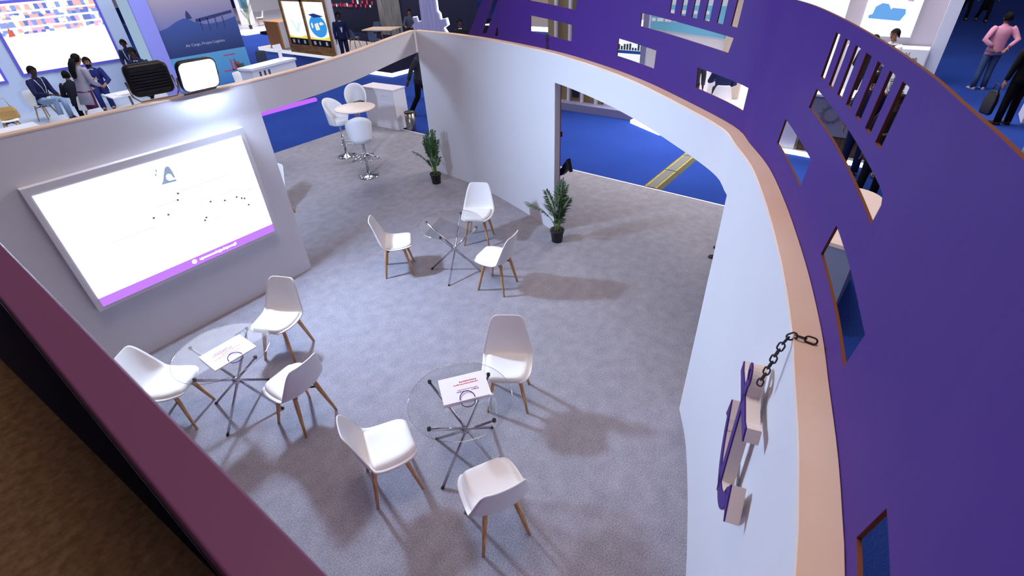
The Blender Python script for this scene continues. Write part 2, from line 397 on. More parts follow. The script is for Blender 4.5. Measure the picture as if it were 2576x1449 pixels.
# ------------------------------------------------------------------ flood lamps on the screen wall
def flood(name, label, loc, rz, tilt, lit, strength):
    t = thing(name, label, 'lamp', loc, rz)          # local +Y is the way it shines
    T = Matrix.Translation((0, .10, .19)) @ Matrix.Rotation(-tilt, 4, 'X')
    w, h = .195, .152
    def rr(sc, y):
        P = []; r = .06
        for (cx, cz, a0) in ((w - r, h - r, 0), (-w + r, h - r, 90), (-w + r, -h + r, 180), (w - r, -h + r, 270)):
            for k in range(5): a = RD(a0 + 22.5 * k); P.append(T @ Vector(((cx + r * cos(a)) * sc, y, (cz + r * sin(a)) * sc)))
        return P
    b = MB(); b.loft([rr(.80, -.055), rr(.93, -.05), rr(1, -.02), rr(1.0, .03), rr(.94, .034)], 0, True); obj('lamp_body', b, M_BLACK, t)
    g = MB(); g.loft([rr(.90, .034), rr(.90, .040)], 0, False)
    obj('lamp_panel', g, glow('flood_on', (.55, .71, 1.0, 1), strength) if lit else mat('flood_off', rgb(190, 200, 215), rough=.2), t)
    y = MB(); y.tube([T @ Vector((-w - .015, 0, 0)), (-w - .015, .03, .06), (-w + .03, 0, .012), (w - .03, 0, .012), (w + .015, .03, .06), T @ Vector((w + .015, 0, 0))], .009, 8)
    obj('yoke', y, M_STEEL, t)
    f = MB()
    for k in range(7): f.box(-.16, .16, -.075, -.05, -.09 + .028 * k, -.084 + .028 * k, 0, T)
    obj('cooling_fins', f, M_BLACK, t)
    return t
flood('flood_lamp', 'brightly lit floodlight on top of the screen wall shining into the booth', (2.385, 6.05, WALLH + .012), pi, RD(15), True, 880.0)
flood('flood_lamp', 'black-backed floodlight on the screen wall top turned towards the neighbouring stand', (1.99, 6.08, WALLH + .02), RD(-8), RD(-4), True, 110.0)

# ------------------------------------------------------------------ tulip chairs
def clampf(t): return max(0.0, min(1.0, t))
PROF = [(.228, .438), (.215, .452), (.17, .450), (.10, .438), (.02, .430), (-.06, .429), (-.12, .437), (-.165, .458), (-.195, .500), (-.212, .555), (-.226, .62), (-.240, .69), (-.254, .76), (-.268, .815), (-.272, .83)]
HW = [.150, .180, .212, .230, .236, .238, .238, .236, .230, .220, .205, .188, .168, .142, .108]
LIFT = [.0, .004, .010, .016, .022, .030, .042, .055, .062, .060, .052, .042, .030, .018, .008]
def prof(u):
    n = len(PROF) - 1; x = u * n; i = min(int(x), n - 1); t = x - i
    def cr(a, b, c, d): return .5 * (2 * b + (c - a) * t + (2 * a - 5 * b + 4 * c - d) * t * t + (3 * b - a - 3 * c + d) * t ** 3)
    def g(arr, k=None):
        q = lambda j: arr[max(0, min(n, j))] if k is None else arr[max(0, min(n, j))][k]
        return cr(q(i - 1), q(i), q(i + 1), q(i + 2))
    return g(PROF, 0), g(PROF, 1), g(HW), g(LIFT)
def shell_pt(u, v, push=0.0):
    x, z, w, l = prof(u); x1, z1, _, _ = prof(min(1, u + .01)); x0, z0, _, _ = prof(max(0, u - .01))
    t = Vector((x1 - x0, z1 - z0)).normalized(); nx, nz = t.y, -t.x         # towards the sitter
    if nz < 0 and u < .4: nx, nz = -nx, -nz
    if u >= .4 and nx < 0: nx, nz = -nx, -nz
    e = abs(v) ** 2.4 * l + push
    return Vector((x + nx * e, v * w, z + nz * e))
def make_chair(label, group):
    t = thing('tub_chair', label, 'chair', (0, 0, 0), 0, group)
    NU, NV = 34, 16
    top = [[shell_pt(i / NU, -1 + 2 * j / NV) for j in range(NV + 1)] for i in range(NU + 1)]
    bot = [[shell_pt(i / NU, (-1 + 2 * j / NV) * 1.012, -.011) for j in range(NV + 1)] for i in range(NU + 1)]
    b = MB(); n = NV + 1
    vs = [p for r in top for p in r] + [p for r in bot for p in r]; o = (NU + 1) * n; fs = []
    for i in range(NU):
        for j in range(NV):
            a = i * n + j; fs += [(a, a + 1, a + n + 1, a + n), (o + a, o + a + n, o + a + n + 1, o + a + 1)]
    for i in range(NU):
        a = i * n; c = a + NV; fs += [(a, a + n, o + a + n, o + a), (c, o + c, o + c + n, c + n)]
    for j in range(NV):
        a = NU * n + j; fs += [(j, o + j, o + j + 1, j + 1), (a, a + 1, o + a + 1, o + a)]
    b.add(vs, fs, 0, True); obj('seat_shell', b, M_SHELL, t)
    cu = MB(); U0, U1, K, L = .055, .465, 18, 14; vs = []; fs = []
    for i in range(K + 1):
        for j in range(L + 1):
            a, v = i / K, -1 + 2 * j / L
            sq = (1 - abs(2 * a - 1) ** 5) ** .2 if 0 < a < 1 else 0.0
            edge = (1 - abs(v) ** 6) * (1 - abs(2 * a - 1) ** 8)
            vs.append(shell_pt(U0 + (U1 - U0) * a, v * .86 * (.80 + .20 * sq), .008 + .030 * max(0, edge) ** .5))
    m = L + 1
    for i in range(K):
        for j in range(L): fs.append((i * m + j, i * m + j + 1, (i + 1) * m + j + 1, (i + 1) * m + j))
    lo = [v - Vector((0, 0, .02)) for v in vs]; q = len(vs); vs += lo
    fs += [tuple(x + q for x in f[::-1]) for f in fs[:]]
    for i in range(K):
        a = i * m; c = a + L; fs += [(a, a + m, q + a + m, q + a), (c, q + c, q + c + m, c + m)]
    for j in range(L):
        a = K * m + j; fs += [(j, q + j, q + j + 1, j + 1), (a, a + 1, q + a + 1, q + a)]
    cu.add(vs, fs, 0, True); obj('seat_cushion', cu, M_CUSH, t)
    for sx in (1, -1):
        for sy_ in (1, -1):
            l = MB(); A = Vector((.115 * sx - .01, .115 * sy_, .418)); B = Vector((.19 * sx, .19 * sy_, 0)); d = Vector((sx, sy_, 0)).normalized(); e = Vector((-d.y, d.x, 0))
            rings = []
            for k, (f, r) in enumerate(((0, .023), (.3, .022), (.7, .017), (1, .013))):
                c = A.lerp(B, f); rings.append([c + d * r * cos(a) + e * r * .85 * sin(a) for a in [2 * pi * i / 10 for i in range(10)]])
            l.loft(rings, 0, True); obj('leg', l, M_BEECH, t)
    fr = MB()
    for s in (1, -1):
        fr.tube([(-.13, -.12 * s, .36), (0, 0, .385), (.12, .12 * s, .36)], .010, 8)
    fr.box(-.08, .08, -.05, .05, .385, .424); obj('under_frame', fr, M_BLACK, t)
    return t
chair_grp = 'white tub chairs on beech legs'
CHAIRS = [
    ('white tub chair on beech legs left of the empty glass table, facing right', 3.638, 4.907, 317),
    ('white tub chair on beech legs behind the empty glass table, nearest the white partition', 4.896, 4.505, 208),
    ('white tub chair on beech legs right of the empty glass table, seen from its side', 4.084, 3.502, 100),
    ('white tub chair on beech legs half hidden by the dark purple parapet', .589, 4.693, 310),
    ('white tub chair on beech legs nearest the screen wall, facing the camera', 1.748, 4.697, 205),
    ('white tub chair seen from behind, right of the glass table below the screen', 1.289, 3.673, 98),
    ('white tub chair on beech legs behind the water bottle and paper bag', 2.606, 2.192, 213),
    ('white tub chair on beech legs facing right, left of the table with the water bottle', 1.308, 2.434, 333),
    ('white tub chair on beech legs nearest the camera, back turned to it', 1.514, 1.486, 62)]
chair0 = make_chair(CHAIRS[0][0], chair_grp)
for i, (lb, x, y, a) in enumerate(CHAIRS):
    if i == 0: chair0.location = (x, y, 0); chair0.rotation_euler = (0, 0, RD(a))
    else: dup(chair0, (x, y, 0), RD(a), lb)

# ------------------------------------------------------------------ glass tables
def make_table(label):
    t = thing('glass_table', label, 'table', (0, 0, 0), 0, 'round glass tables on crossed chrome tubes')
    g = MB(); g.lathe([(.0, .735), (.418, .735), (.418, .743), (.0, .743)], 56, cap=False); g.sm = [False] * len(g.sm); obj('glass_top', g, M_GLASS, t)
    r = MB(); r.loft([[((.418 + .003 * cos(a)) * cos(2 * pi * k / 56), (.418 + .003 * cos(a)) * sin(2 * pi * k / 56), .739 + .0042 * sin(a)) for k in range(56)] for a in (0, pi / 2, pi, 1.5 * pi)], 0, True, True); obj('glass_edge', r, M_RIM, t)
    for k in range(4):
        a = pi / 2 * k; o = Vector((-sin(a), cos(a), 0)) * .016
        l = MB(); A = Vector((.36 * cos(a), .36 * sin(a), .012)) + o; B = Vector((-.35 * cos(a), -.35 * sin(a), .715)) + o
        l.tube([A, B], .0125, 14); lo = obj('leg', l, M_CHROME, t)
        c = MB(); d = (B - A).normalized(); c.tube([B - d * .004, B + d * .010], .014, 12); c.lathe([(.0, .722), (.016, .722), (.016, .735), (0, .735)], 14, (B.x, B.y, 0)); obj('suction_pad', c, M_BLACK, lo)
        f = MB(); f.tube([A - d * .012, A + d * .006], .0135, 12); obj('foot_cap', f, M_BLACK, lo)
    h = MB(); h.lathe([(0, .335), (.03, .335), (.036, .345), (.036, .385), (.03, .395), (0, .395)], 18); obj('hub', h, M_CHROME, t)
    return t
TB = [('bare round glass table on crossed chrome tubes near the white partition', 4.05, 4.21, 23),
      ('round glass table below the screen with a white bag and reflecting it', 1.02, 4.28, 27),
      ('round glass table nearest the camera holding a bag and water bottle', 1.85, 2.07, 2)]
table0 = make_table(TB[0][0]); table0.location = (TB[0][1], TB[0][2], 0); table0.rotation_euler = (0, 0, RD(TB[0][3]))
for lb, x, y, a in TB[1:]: dup(table0, (x, y, 0), RD(a), lb)

# paper carrier bags lying flat, with printed front and rope handle
def bag(label, loc, rz, w, d, th, ink_rows, seed):
    t = thing('paper_bag', label, 'bag', loc, rz)
    b = MB(); b.box(-w / 2, w / 2, -d / 2, d / 2, 0, th); obj('bag_body', b, M_PAPER, t, .003)
    random.seed(seed)
    for (y, x0, x1, h, which) in ink_rows:
        x = x0; p = MB()
        while x < x1:
            ww = random.uniform(.006, .012); p.box(x, x + ww, y, y + h * random.uniform(.7, 1), th, th + .0008); x += ww + .004
        obj('print_line', p, M_RED if which else M_INK, t)
    h = MB(); y0 = -d / 2
    h.tube([(.06 * cos(RD(q)), y0 + .012 + .078 * sin(RD(q)), th + .004 + .004 * sin(RD(q))) for q in range(0, 181, 12)], .0035, 8)
    h.tube([(.055 * cos(RD(q)), y0 - .002 - .045 * sin(RD(q)), th * .4 + (.004 - th * .4) * sin(RD(q))) for q in range(0, 181, 12)], .0035, 8)
    obj('rope_handle', h, M_CORD, t)
    return t
bag('white paper carrier bag lying flat on the glass table below the screen', (1.045, 4.205, .745), 0, .39, .31, .012,
    [(.055, -.10, .02, .010, 0), (.03, -.12, .05, .014, 1), (.0, -.05, .11, .010, 1), (-.03, -.13, .03, .008, 0), (-.05, -.02, .08, .008, 1)], 11)
bag('white paper carrier bag with purple rope handle beside the water bottle', (1.94, 2.10, .745), RD(-36.6), .385, .285, .034,
    [(.055, -.03, .11, .018, 1), (.03, -.08, .12, .014, 1), (-.03, -.06, .10, .010, 1), (-.05, -.07, -.02, .014, 0), (-.05, .05, .11, .014, 0)], 12)
t = thing('water_bottle', 'small clear plastic water bottle on the glass table nearest the camera', 'bottle', (1.905, 1.775, .745))
b = MB(); b.lathe([(0, 0), (.028, 0), (.031, .006), (.031, .03), (.028, .036), (.031, .042), (.031, .10), (.027, .125), (.014, .15), (.012, .163), (0, .163)], 20); obj('bottle_body', b, mat('bottle_clear', rgb(215, 230, 236), rough=.12, spec=.8), t)
b = MB(); b.lathe([(.0315, .055), (.0315, .095)], 20, cap=False); obj('label_wrap', b, mat('bottle_label', rgb(205, 224, 220), rough=.5), t)
b = MB(); b.lathe([(0, .158), (.0145, .158), (.0145, .182), (0, .184)], 18); obj('cap', b, M_WHITE, t)
mb = MB(); mb.prism([(.435, 4.195), (.452, 4.20), (.448, 4.213), (.436, 4.21)], 0.001, .006)
tag(obj('scrap', mb, M_RED), 'tiny red scrap on the grey carpet beside the table below the screen', 'litter')

# ------------------------------------------------------------------ anchors and chains
def arcpts(cx, cz, r, a0, a1, n): return [(cx + r * cos(RD(a0 + (a1 - a0) * k / n)), cz + r * sin(RD(a0 + (a1 - a0) * k / n))) for k in range(n + 1)]
def anchor(label, s, z, off, tilt, sc, mface, mside, thick, stock=1.0):
    p = ring(s, off); tdir = ringdir(s)
    t = thing('anchor_sign', label, 'anchor', (p.x, p.y, z), math.atan2(tdir.y, tdir.x))
    R2 = lambda a, b: ((a * cos(tilt) - b * sin(tilt)) * sc, (a * sin(tilt) + b * cos(tilt)) * sc)
    q = stock * 1.12
    shapes = [[(-.042, .03), (.042, .03), (.034, .70), (-.034, .70)],
              [(-.255 * q, .575), (-.245 * q, .645), (-.19 * q, .630), (0, .645), (.19 * q, .630), (.245 * q, .645), (.255 * q, .575), (.19 * q, .575), (0, .562), (-.19 * q, .575)],
              arcpts(0, .36, .36, 200, 340, 18) + arcpts(0, .36, .275, 340, 200, 18),
              [(-.40, .19), (-.325, .35), (-.225, .21), (-.29, .24)], [(.40, .19), (.325, .35), (.225, .21), (.29, .24)],
              [(-.06, .06), (0, -.03), (.06, .06)]]
    body = MB(); face = MB()
    fn = lambda a, b, h: (R2(a, b)[0], h, R2(a, b)[1])
    for poly in shapes:
        body.prism(poly, -thick / 2, thick / 2, fn); face.prism(poly, -thick / 2 - .006, -thick / 2 - .0005, fn)
    n = 20
    for mb_, y0, y1 in ((body, -thick / 2, thick / 2), (face, -thick / 2 - .006, -thick / 2 - .0005)):
        o = arcpts(0, .745, .058, 0, 360, n)[:-1]; i = arcpts(0, .745, .03, 0, 360, n)[:-1]
        mb_.loft([[fn(a, b, y0) for a, b in o], [fn(a, b, y1) for a, b in o], [fn(a, b, y1) for a, b in i], [fn(a, b, y0) for a, b in i]], 0, False, True)
    obj('anchor_body', body, mside, t); obj('anchor_face', face, mface, t)
    return t
anchor('purple anchor sign hanging by a chain on the white curved wall', 9.345, 1.635, -.050, RD(9), .84, M_PURPLE, M_SIGNW, .050)
anchor('dark anchor sign hanging outside the fascia, one arm poking past the opening edge', 3.29, .80, .20, RD(-4), 1.08, M_BLACK, M_BLACK, .05, .42)
def chain(label, path, L, wd, wire):
    pts = [Vector(p) for p in path]; acc = [0]
    for i in range(1, len(pts)): acc.append(acc[-1] + (pts[i] - pts[i - 1]).length)
    def at(d):
        for i in range(1, len(pts)):
            if d <= acc[i] or i == len(pts) - 1: return pts[i - 1].lerp(pts[i], min(1, (d - acc[i - 1]) / (acc[i] - acc[i - 1])))
    t = thing('chain', label, 'chain', pts[0]); n = max(2, int(acc[-1] / (L - 2 * wire)))
    pitch = acc[-1] / n
    for k in range(n):
        a, b = at(k * pitch), at((k + 1) * pitch); d = (b - a).normalized(); side = d.cross(Vector((0.31, .87, .4))).normalized(); nor = d.cross(side)
        ax = side if k % 2 else nor; c = (a + b) / 2; h = L / 2 - wd / 2
        ps = [c + d * (h + wd / 2 * cos(RD(q))) + ax * (wd / 2 * sin(RD(q))) for q in (90, 60, 30, 0, -30, -60, -90)] + [c - d * (h + wd / 2 * cos(RD(q))) - ax * (wd / 2 * sin(RD(q))) for q in (90, 60, 30, 0, -30, -60, -90)]
        m = MB(); m.tube([p - pts[0] for p in ps], wire, 7, closed=True); obj('link', m, M_BLACK, t)
    return t
chain('black chain over the bare wood wall top holding the purple anchor', [rw(9.365, 2.562, .062), rw(9.345, 2.562, -.012), rw(9.345, 2.50, -.03), rw(9.338, 2.29, -.055)], .037, .021, .0032)
chain('black chain hanging down the purple fascia from a dash cutout', [rw(3.286, 2.556, .082), rw(3.286, 2.72, .082), rw(3.287, 2.728, .10), rw(3.288, 2.70, .118), rw(3.29, 1.64, .20)], .050, .030, .0045)

# ------------------------------------------------------------------ potted palms
def palm(label, loc, seed, hgt, spread, lean):
    random.seed(seed); t = thing('potted_palm', label, 'plant', loc)
    p = MB(); p.lathe([(0, 0), (.078, 0), (.080, .01), (.098, .165), (.108, .166), (.110, .195), (.100, .196), (.095, .165), (0, .162)], 28); obj('pot', p, M_POT, t)
    s = MB(); s.lathe([(.096, .164), (.07, .176), (.0, .18)], 20, cap=False); obj('soil', s, M_SOIL, t)
    st = MB(); lf = MB()
    for k in range(13):
        a = lean + random.uniform(-pi, pi) if k else lean; r0 = random.uniform(0, .035); top = hgt * random.uniform(.45, 1.0); out = spread * random.uniform(.25, .8) * (1.25 - .6 * top / hgt)
        if k == 0: out = spread * 1.35; top = hgt * .70
        P0 = Vector((r0 * cos(a), r0 * sin(a), .17)); P1 = P0 + Vector((out * .15 * cos(a), out * .15 * sin(a), (top - .17) * .65)); P2 = Vector((out * cos(a), out * sin(a), top if k else top * .98))
        pts = []
        for q in range(11):
            u = q / 10; pts.append(P0 * (1 - u) ** 2 + P1 * 2 * u * (1 - u) + P2 * u * u)
        st.tube(pts, [.007 - .005 * q / 10 for q in range(11)], 6)
        for q in range(4, 31):
            u = .42 + .58 * (q - 4) / 26; i = min(int(u * 10), 9); p_ = pts[i].lerp(pts[i + 1], u * 10 - i); d = (pts[i + 1] - pts[i]).normalized()
            sd = d.cross(Vector((0, 0, 1)));
            if sd.length < .05: sd = d.orthogonal()
            sd.normalize(); ln = .155 * (1 - .55 * abs(2 * (u - .62))) * random.uniform(.8, 1.1); w = .0075
            for sg in (1, -1):
                dr = (sd * sg * .75 + d * .65 + Vector((0, 0, random.uniform(-.15, .2)))).normalized(); nn = dr.cross(d).normalized(); wv = dr.cross(nn).normalized()
                m1 = p_ + dr * ln * .45; e = p_ + dr * ln - Vector((0, 0, ln * .22))
                lf.add([p_, m1 + wv * w, e, m1 - wv * w, m1 + nn * .002], [(0, 1, 4), (1, 2, 4), (2, 3, 4), (3, 0, 4)])
    obj('stems', st, M_STEM, t); obj('foliage', lf, M_LEAF, t, recalc=False)
    return t
palm('potted palm beside the left end of the curved partition, near the bar stools', (6.17, 6.66, 0), 5, .98, .26, RD(150))
palm('potted palm at the edge of the opening, one frond reaching left', (5.52, 3.50, 0), 9, 1.0, .34, RD(140))

# ------------------------------------------------------------------ bar area seen under the left header
t = thing('bar_table', 'high round bar table with pale top on a chrome star base', 'table', (6.30, 8.92, 0))
b = MB(); b.lathe([(0, 1.075), (.395, 1.075), (.41, 1.082), (.41, 1.10), (.40, 1.105), (0, 1.105)], 44); obj('table_top', b, mat('cream_laminate', rgb(236, 216, 206), rough=.4), t)
b = MB(); b.lathe([(.03, .05), (.03, 1.07), (.09, 1.076)], 16); obj('pole', b, M_CHROME, t)
for k in range(5):
    a = 2 * pi * k / 5 + .3; l = MB(); l.tube([(.02 * cos(a), .02 * sin(a), .10), (.16 * cos(a), .16 * sin(a), .075), (.31 * cos(a), .31 * sin(a), .022)], [.020, .018, .014], 8); obj('leg', l, M_CHROME, t)
M_STOOL = mat('pale_leatherette', rgb(232, 232, 236), rough=.45)
def make_stool(label):
    t = thing('bar_stool', label, 'stool', (0, 0, 0), 0, 'white bucket bar stools on chrome poles')
    b = MB(); N = 22; H_ = 6; vs = []; fs = []
    outer = []; inner = []
    for i in range(N + 1):
        a = RD(-118 + 236 * i / N); c, s = cos(a + pi), sin(a + pi)
        top = .76 + .46 * max(0, cos(a / 1.42)) ** .8; 
        ro, co = [], []
        for k in range(H_ + 1):
            u = k / H_; fl = 1 + .20 * u; z = .72 + (top - .72) * u
            ro.append(Vector((.200 * c * fl - .01, .205 * s * fl, z))); co.append(Vector((.172 * c * fl - .01, .178 * s * fl, z + (.0 if k < H_ else -.004))))
        outer.append(ro); inner.append(co[::-1])
    b.loft([o + i for o, i in zip(outer, inner)], 0, True); obj('backrest', b, M_STOOL, t)
    c = MB(); c.lathe([(0, .70), (.16, .70), (.195, .72), (.20, .75), (.19, .785), (.14, .80), (0, .803)], 28); obj('seat', c, M_STOOL, t)
    p = MB(); p.lathe([(.026, .05), (.026, .45), (.018, .455), (.018, .70), (.06, .705)], 14); obj('pole', p, M_CHROME, t)
    f = MB(); f.tube([(.02, 0, .30)] + [(.10 + .13 * cos(RD(q)), .14 * sin(RD(q)), .30) for q in range(-150, 151, 25)] , .010, 8); obj('footrest', f, M_CHROME, t)
    g = MB(); g.lathe([(0, .0), (.205, .0), (.21, .012), (.17, .026), (.06, .045), (.03, .07), (0, .07)], 30); obj('base_plate', g, M_CHROME, t)
    return t
st = make_stool('white bucket bar stool left of the bar table, opening towards the camera side'); st.location = (6.22, 9.48, 0); st.rotation_euler = (0, 0, RD(-80))
dup(st, (5.71, 8.10, 0), RD(57), 'white bucket bar stool nearest the camera with its back turned')
s3 = dup(st, (7.25, 10.15, 0), RD(232), 'white bucket bar stool between the bar table and the white counter')
mb = MB(); mb.box(-.11, .11, -.08, .08, 0, .06); o = obj('hand_bag', mb, M_BLACK, None, .02); o.location = (7.27, 10.1, .806); tag(o, 'small black bag lying on the bar stool beside the white counter', 'bag')
t = thing('counter', 'white reception counter with drawer front at the edge of the grey carpet', 'counter', (8.10, 9.84, 0), RD(4))
b = MB(); b.box(.015, .43, .015, 1.10, 0, .93); obj('counter_body', b, M_WHITE, t)
b = MB(); b.box(0, .445, 0, 1.115, .93, .96); obj('counter_top', b, mat('blush_laminate', rgb(246, 232, 234), rough=.35), t, .004)
b = MB(); b.box(.005, .02, .06, .55, .70, .90); d = obj('drawer', b, M_WHITE, t, .003)
b = MB(); b.tube([(.0, .22, .80), (-.02, .24, .80), (-.02, .37, .80), (.0, .39, .80)], .006, 8); obj('handle', b, M_CHROME, d)
b = MB(); b.box(.005, .02, .06, .55, .06, .66); d = obj('door', b, M_WHITE, t, .003)
b = MB(); b.box(.005, .02, .57, 1.06, .06, .90); d = obj('door', b, M_WHITE, t, .003)
t = thing('waste_bin', 'perforated steel waste bin beside the white counter', 'bin', (8.34, 9.64, 0))
b = MB(); b.lathe([(0, .0), (.115, .0), (.12, .01), (.125, .42), (.118, .42), (.112, .02), (0, .02)], 26); obj('bin_body', b, M_STEEL, t)
b = MB(); b.lathe([(.127, .40), (.13, .425), (.122, .43), (.12, .40)], 26, cap=False); obj('rim', b, M_BLACK, t)
dup(chair0, (3.70, 8.1, 0), RD(180), 'white tub chair on beech legs mostly hidden behind the screen wall end')

# ------------------------------------------------------------------ cable ramp in the aisle
M_YEL = mat('yellow_rubber', rgb(206, 188, 84), rough=.7, var=.25, vscale=30); M_RUB = mat('grey_rubber', rgb(112, 110, 106), rough=.8, bump=.2, bscale=120); M_DRUB = mat('dark_rubber', rgb(84, 78, 52), rough=.8)
r0 = None
for k, x in enumerate((8.07, 9.0, 9.93)):
    if r0 is None:
        t = thing('cable_ramp', '', 'cable ramp', (x, 3.14, -.05), 0, 'rubber cable ramp sections in the blue aisle')
        fnr = lambda a, b, h: (h, a, b)
        b = MB(); b.prism([(-.18, 0), (.18, 0), (.115, .05), (-.115, .05)], 0, .92, fnr); obj('ramp_body', b, M_DRUB, t)
        b = MB(); b.box(.01, .91, -.075, .075, .045, .056); obj('lid', b, M_RUB, t)
        for s in (1, -1):
            b = MB()
            for q in range(15): b.box(.02 + q * .06, .055 + q * .06, s * .095 - .016, s * .095 + .016, .045, .0535)
            obj('warning_stripe', b, M_YEL, t)
        r0 = t
    else: dup(r0, (x, 3.14, -.05), 0, '')
for o, lb in zip([o for o in COL.objects if o.name.startswith('cable_ramp')], ('rubber cable ramp section with yellow stripes touching the grey carpet edge', 'second rubber cable ramp section from the grey carpet, yellow striped', 'rubber cable ramp section farthest out in the blue aisle')): o['label'] = lb

# ------------------------------------------------------------------ people
def skin_mesh(nodes, edges, root, sub=1):
    me = bpy.data.meshes.new('skel'); me.from_pydata([n[0] for n in nodes], edges, []); o = bpy.data.objects.new('skel', me); COL.objects.link(o)
    o.modifiers.new('skin', 'SKIN'); sb = o.modifiers.new('sub', 'SUBSURF'); sb.levels = sub; sb.render_levels = sub
    for i, n in enumerate(nodes):
        d = me.skin_vertices[0].data[i]; r = n[1] if isinstance(n[1], tuple) else (n[1], n[1]); d.radius = r; d.use_root = (i == root)
    dg = bpy.context.evaluated_depsgraph_get(); ev = o.evaluated_get(dg).to_mesh()
    mb = MB(); mb.add([v.co.copy() for v in ev.vertices], [tuple(p.vertices) for p in ev.polygons], 0, True)
    o.evaluated_get(dg).to_mesh_clear(); bpy.data.objects.remove(o); bpy.data.meshes.remove(me)
    return mb
SKIN = {'brown': rgb(120, 78, 58), 'dark': rgb(74, 48, 38), 'tan': rgb(164, 116, 92)}
M_HAIR = mat('black_hair', rgb(14, 12, 14), rough=.8, spec=.15, bump=.4, bscale=60)
def cloth(c): return mat('cloth_%d_%d_%d' % c, rgb(*c), rough=.85, spec=.15, var=.12, vscale=5, bump=.25, bscale=26)
ARMS = {'down': ((.02, .06, -.29), (.07, .07, -.53)), 'lap': ((.06, .07, -.28), (.28, -.02, -.34)), 'table': ((.16, .10, -.24), (.40, .0, -.24)), 'behind': ((-.10, .15, -.24), (-.20, -.02, -.40)),
        'swing_f': ((.10, .06, -.27), (.28, .05, -.42)), 'swing_b': ((-.14, .07, -.25), (-.20, .08, -.49)), 'folded': ((.06, .09, -.27), (.22, -.16, -.22)), 'carry': ((.03, .09, -.28), (.05, .12, -.55))}
def person(label, loc, yaw, pose='stand', lean=0, arms=('down', 'down'), look=0, skin='brown', top=(30, 32, 52), bottom=(26, 26, 34), shoes=(16, 16, 18), hair='short', h=1.70, seat=.47,
           hem=.0, shirt=None, lanyard=None, beard=False, skirt=False, group=None, vest=None):
    t = thing('person', label, 'person', loc, RD(yaw), group); k = h / 1.70
    sit = pose == 'sit'; hz = (seat + .09) if sit else .90 * k
    ln = RD(lean); ud = Vector((sin(ln), 0, cos(ln))); fd = Vector((cos(ln), 0, -sin(ln))); ld = Vector((0, 1, 0)); hip = Vector((0, 0, hz))
    T = lambda f, l, u: hip + (fd * f + ld * l + ud * u) * k
    neck = T(0, 0, .53); lk = RD(look); hf = Vector((cos(lk), sin(lk), -.12)).normalized(); hl = Vector((-sin(lk), cos(lk), 0)); hu = hf.cross(hl)
    hc = neck + (ud * .155 + fd * .025) * k; HD = lambda f, l, u: hc + (hf * f + hl * l + hu * u) * k
    J = {}
    for sg, am in ((1, arms[0]), (-1, arms[1])):
        sh = T(0, .175 * sg, .475); e, w = ARMS[am]
        el = sh + (fd * e[0] + ld * e[1] * sg + ud * e[2]) * k; wr = sh + (fd * w[0] + ld * w[1] * sg + ud * w[2]) * k; J[sg, 'a'] = (sh, el, wr)
        hp = hip + ld * .09 * sg * k
        if sit:
            kn = Vector((.43 * k, .12 * sg, hz + .0)); an = Vector((.40 * k + .03 * sg, .12 * sg, .09)); tw = Vector((.13, 0, 0))
        elif pose == 'walk':
            f = .26 if sg > 0 else -.30; kn = Vector((f * .5 + .08, .09 * sg, .47 * k)); an = Vector((f, .08 * sg, .09 if sg > 0 else .15)); tw = Vector((.13, 0, 0)) if sg > 0 else Vector((.10, 0, -.07))
        else:
            kn = Vector((.015 - lean * .0006, .10 * sg, .48 * k)); an = Vector((-.02, .115 * sg, .085)); tw = Vector((.13, .02 * sg, 0))
        J[sg, 'l'] = (hp, kn, an, an + tw)
    N = []; E_ = []
    def nd(p, r, par=None):
        N.append((Vector(p), r)); i = len(N) - 1
        if par is not None: E_.append((par, i))
        return i
    root = nd(hip, .10 * k); wa = nd(T(0, 0, .18), .095 * k, root); chs = nd(T(0, 0, .38), .11 * k, wa); nk = nd(neck, .055 * k, chs)
    n2 = nd(HD(-.01, 0, -.085), .05 * k, nk); jw = nd(HD(.015, 0, -.045), (.062 * k, .066 * k), n2); cr = nd(HD(.0, 0, .03), (.078 * k, .084 * k), jw); nd(HD(-.005, 0, .085), (.052 * k, .056 * k), cr)
    for sg in (1, -1):
        sh, el, wr = J[sg, 'a']; s_ = nd(sh, .055 * k, chs); e_ = nd(el, .040 * k, s_); w_ = nd(wr, .027 * k, e_)
        d = (wr - el).normalized(); sd = d.cross(Vector((0, 0, 1))); sd = (sd if sd.length > .1 else Vector((1, 0, 0))).normalized()
        if abs(d.z) > .7: sd = Vector((1, 0, 0))
        inn = d.cross(sd).normalized(); pm = nd(wr + d * .065 * k, (.030 * k, .024 * k), w_)
        for q, (o, L) in enumerate(((-.027, .062), (-.009, .075), (.009, .072), (.026, .055))):
            b = wr + d * .095 * k + sd * o * k; a = nd(b, .0095 * k, pm); a = nd(b + (d * .6 * L + inn * .008) * k, .0088 * k, a); nd(b + (d * L + inn * .022) * k, .0075 * k, a)
        a = nd(wr + (d * .045 + sd * -.038) * k, .0105 * k, pm); nd(wr + (d * .085 + sd * -.058) * k, .009 * k, a)
        hp, kn, an, to = J[sg, 'l']; a = nd(hp, .085 * k, root); a = nd(kn, .058 * k, a); a = nd(an, .042 * k, a); nd(to - Vector((0, 0, .045)), .034 * k, a)
    m = skin_mesh(N, E_, root, 1)
    Hm = Matrix((hf, hl, hu)).transposed()
    m.ell(HD(.088, 0, -.005), (.017 * k, .014 * k, .024 * k), 8, 6, 0, Hm)
    for sg in (1, -1): m.ell(HD(-.005, .083 * sg, -.005), (.022 * k, .010 * k, .030 * k), 8, 6, 0, Hm)
    obj('body', m, mat('skin_' + skin, SKIN[skin], rough=.55, spec=.35), t, recalc=False)
    e = MB()
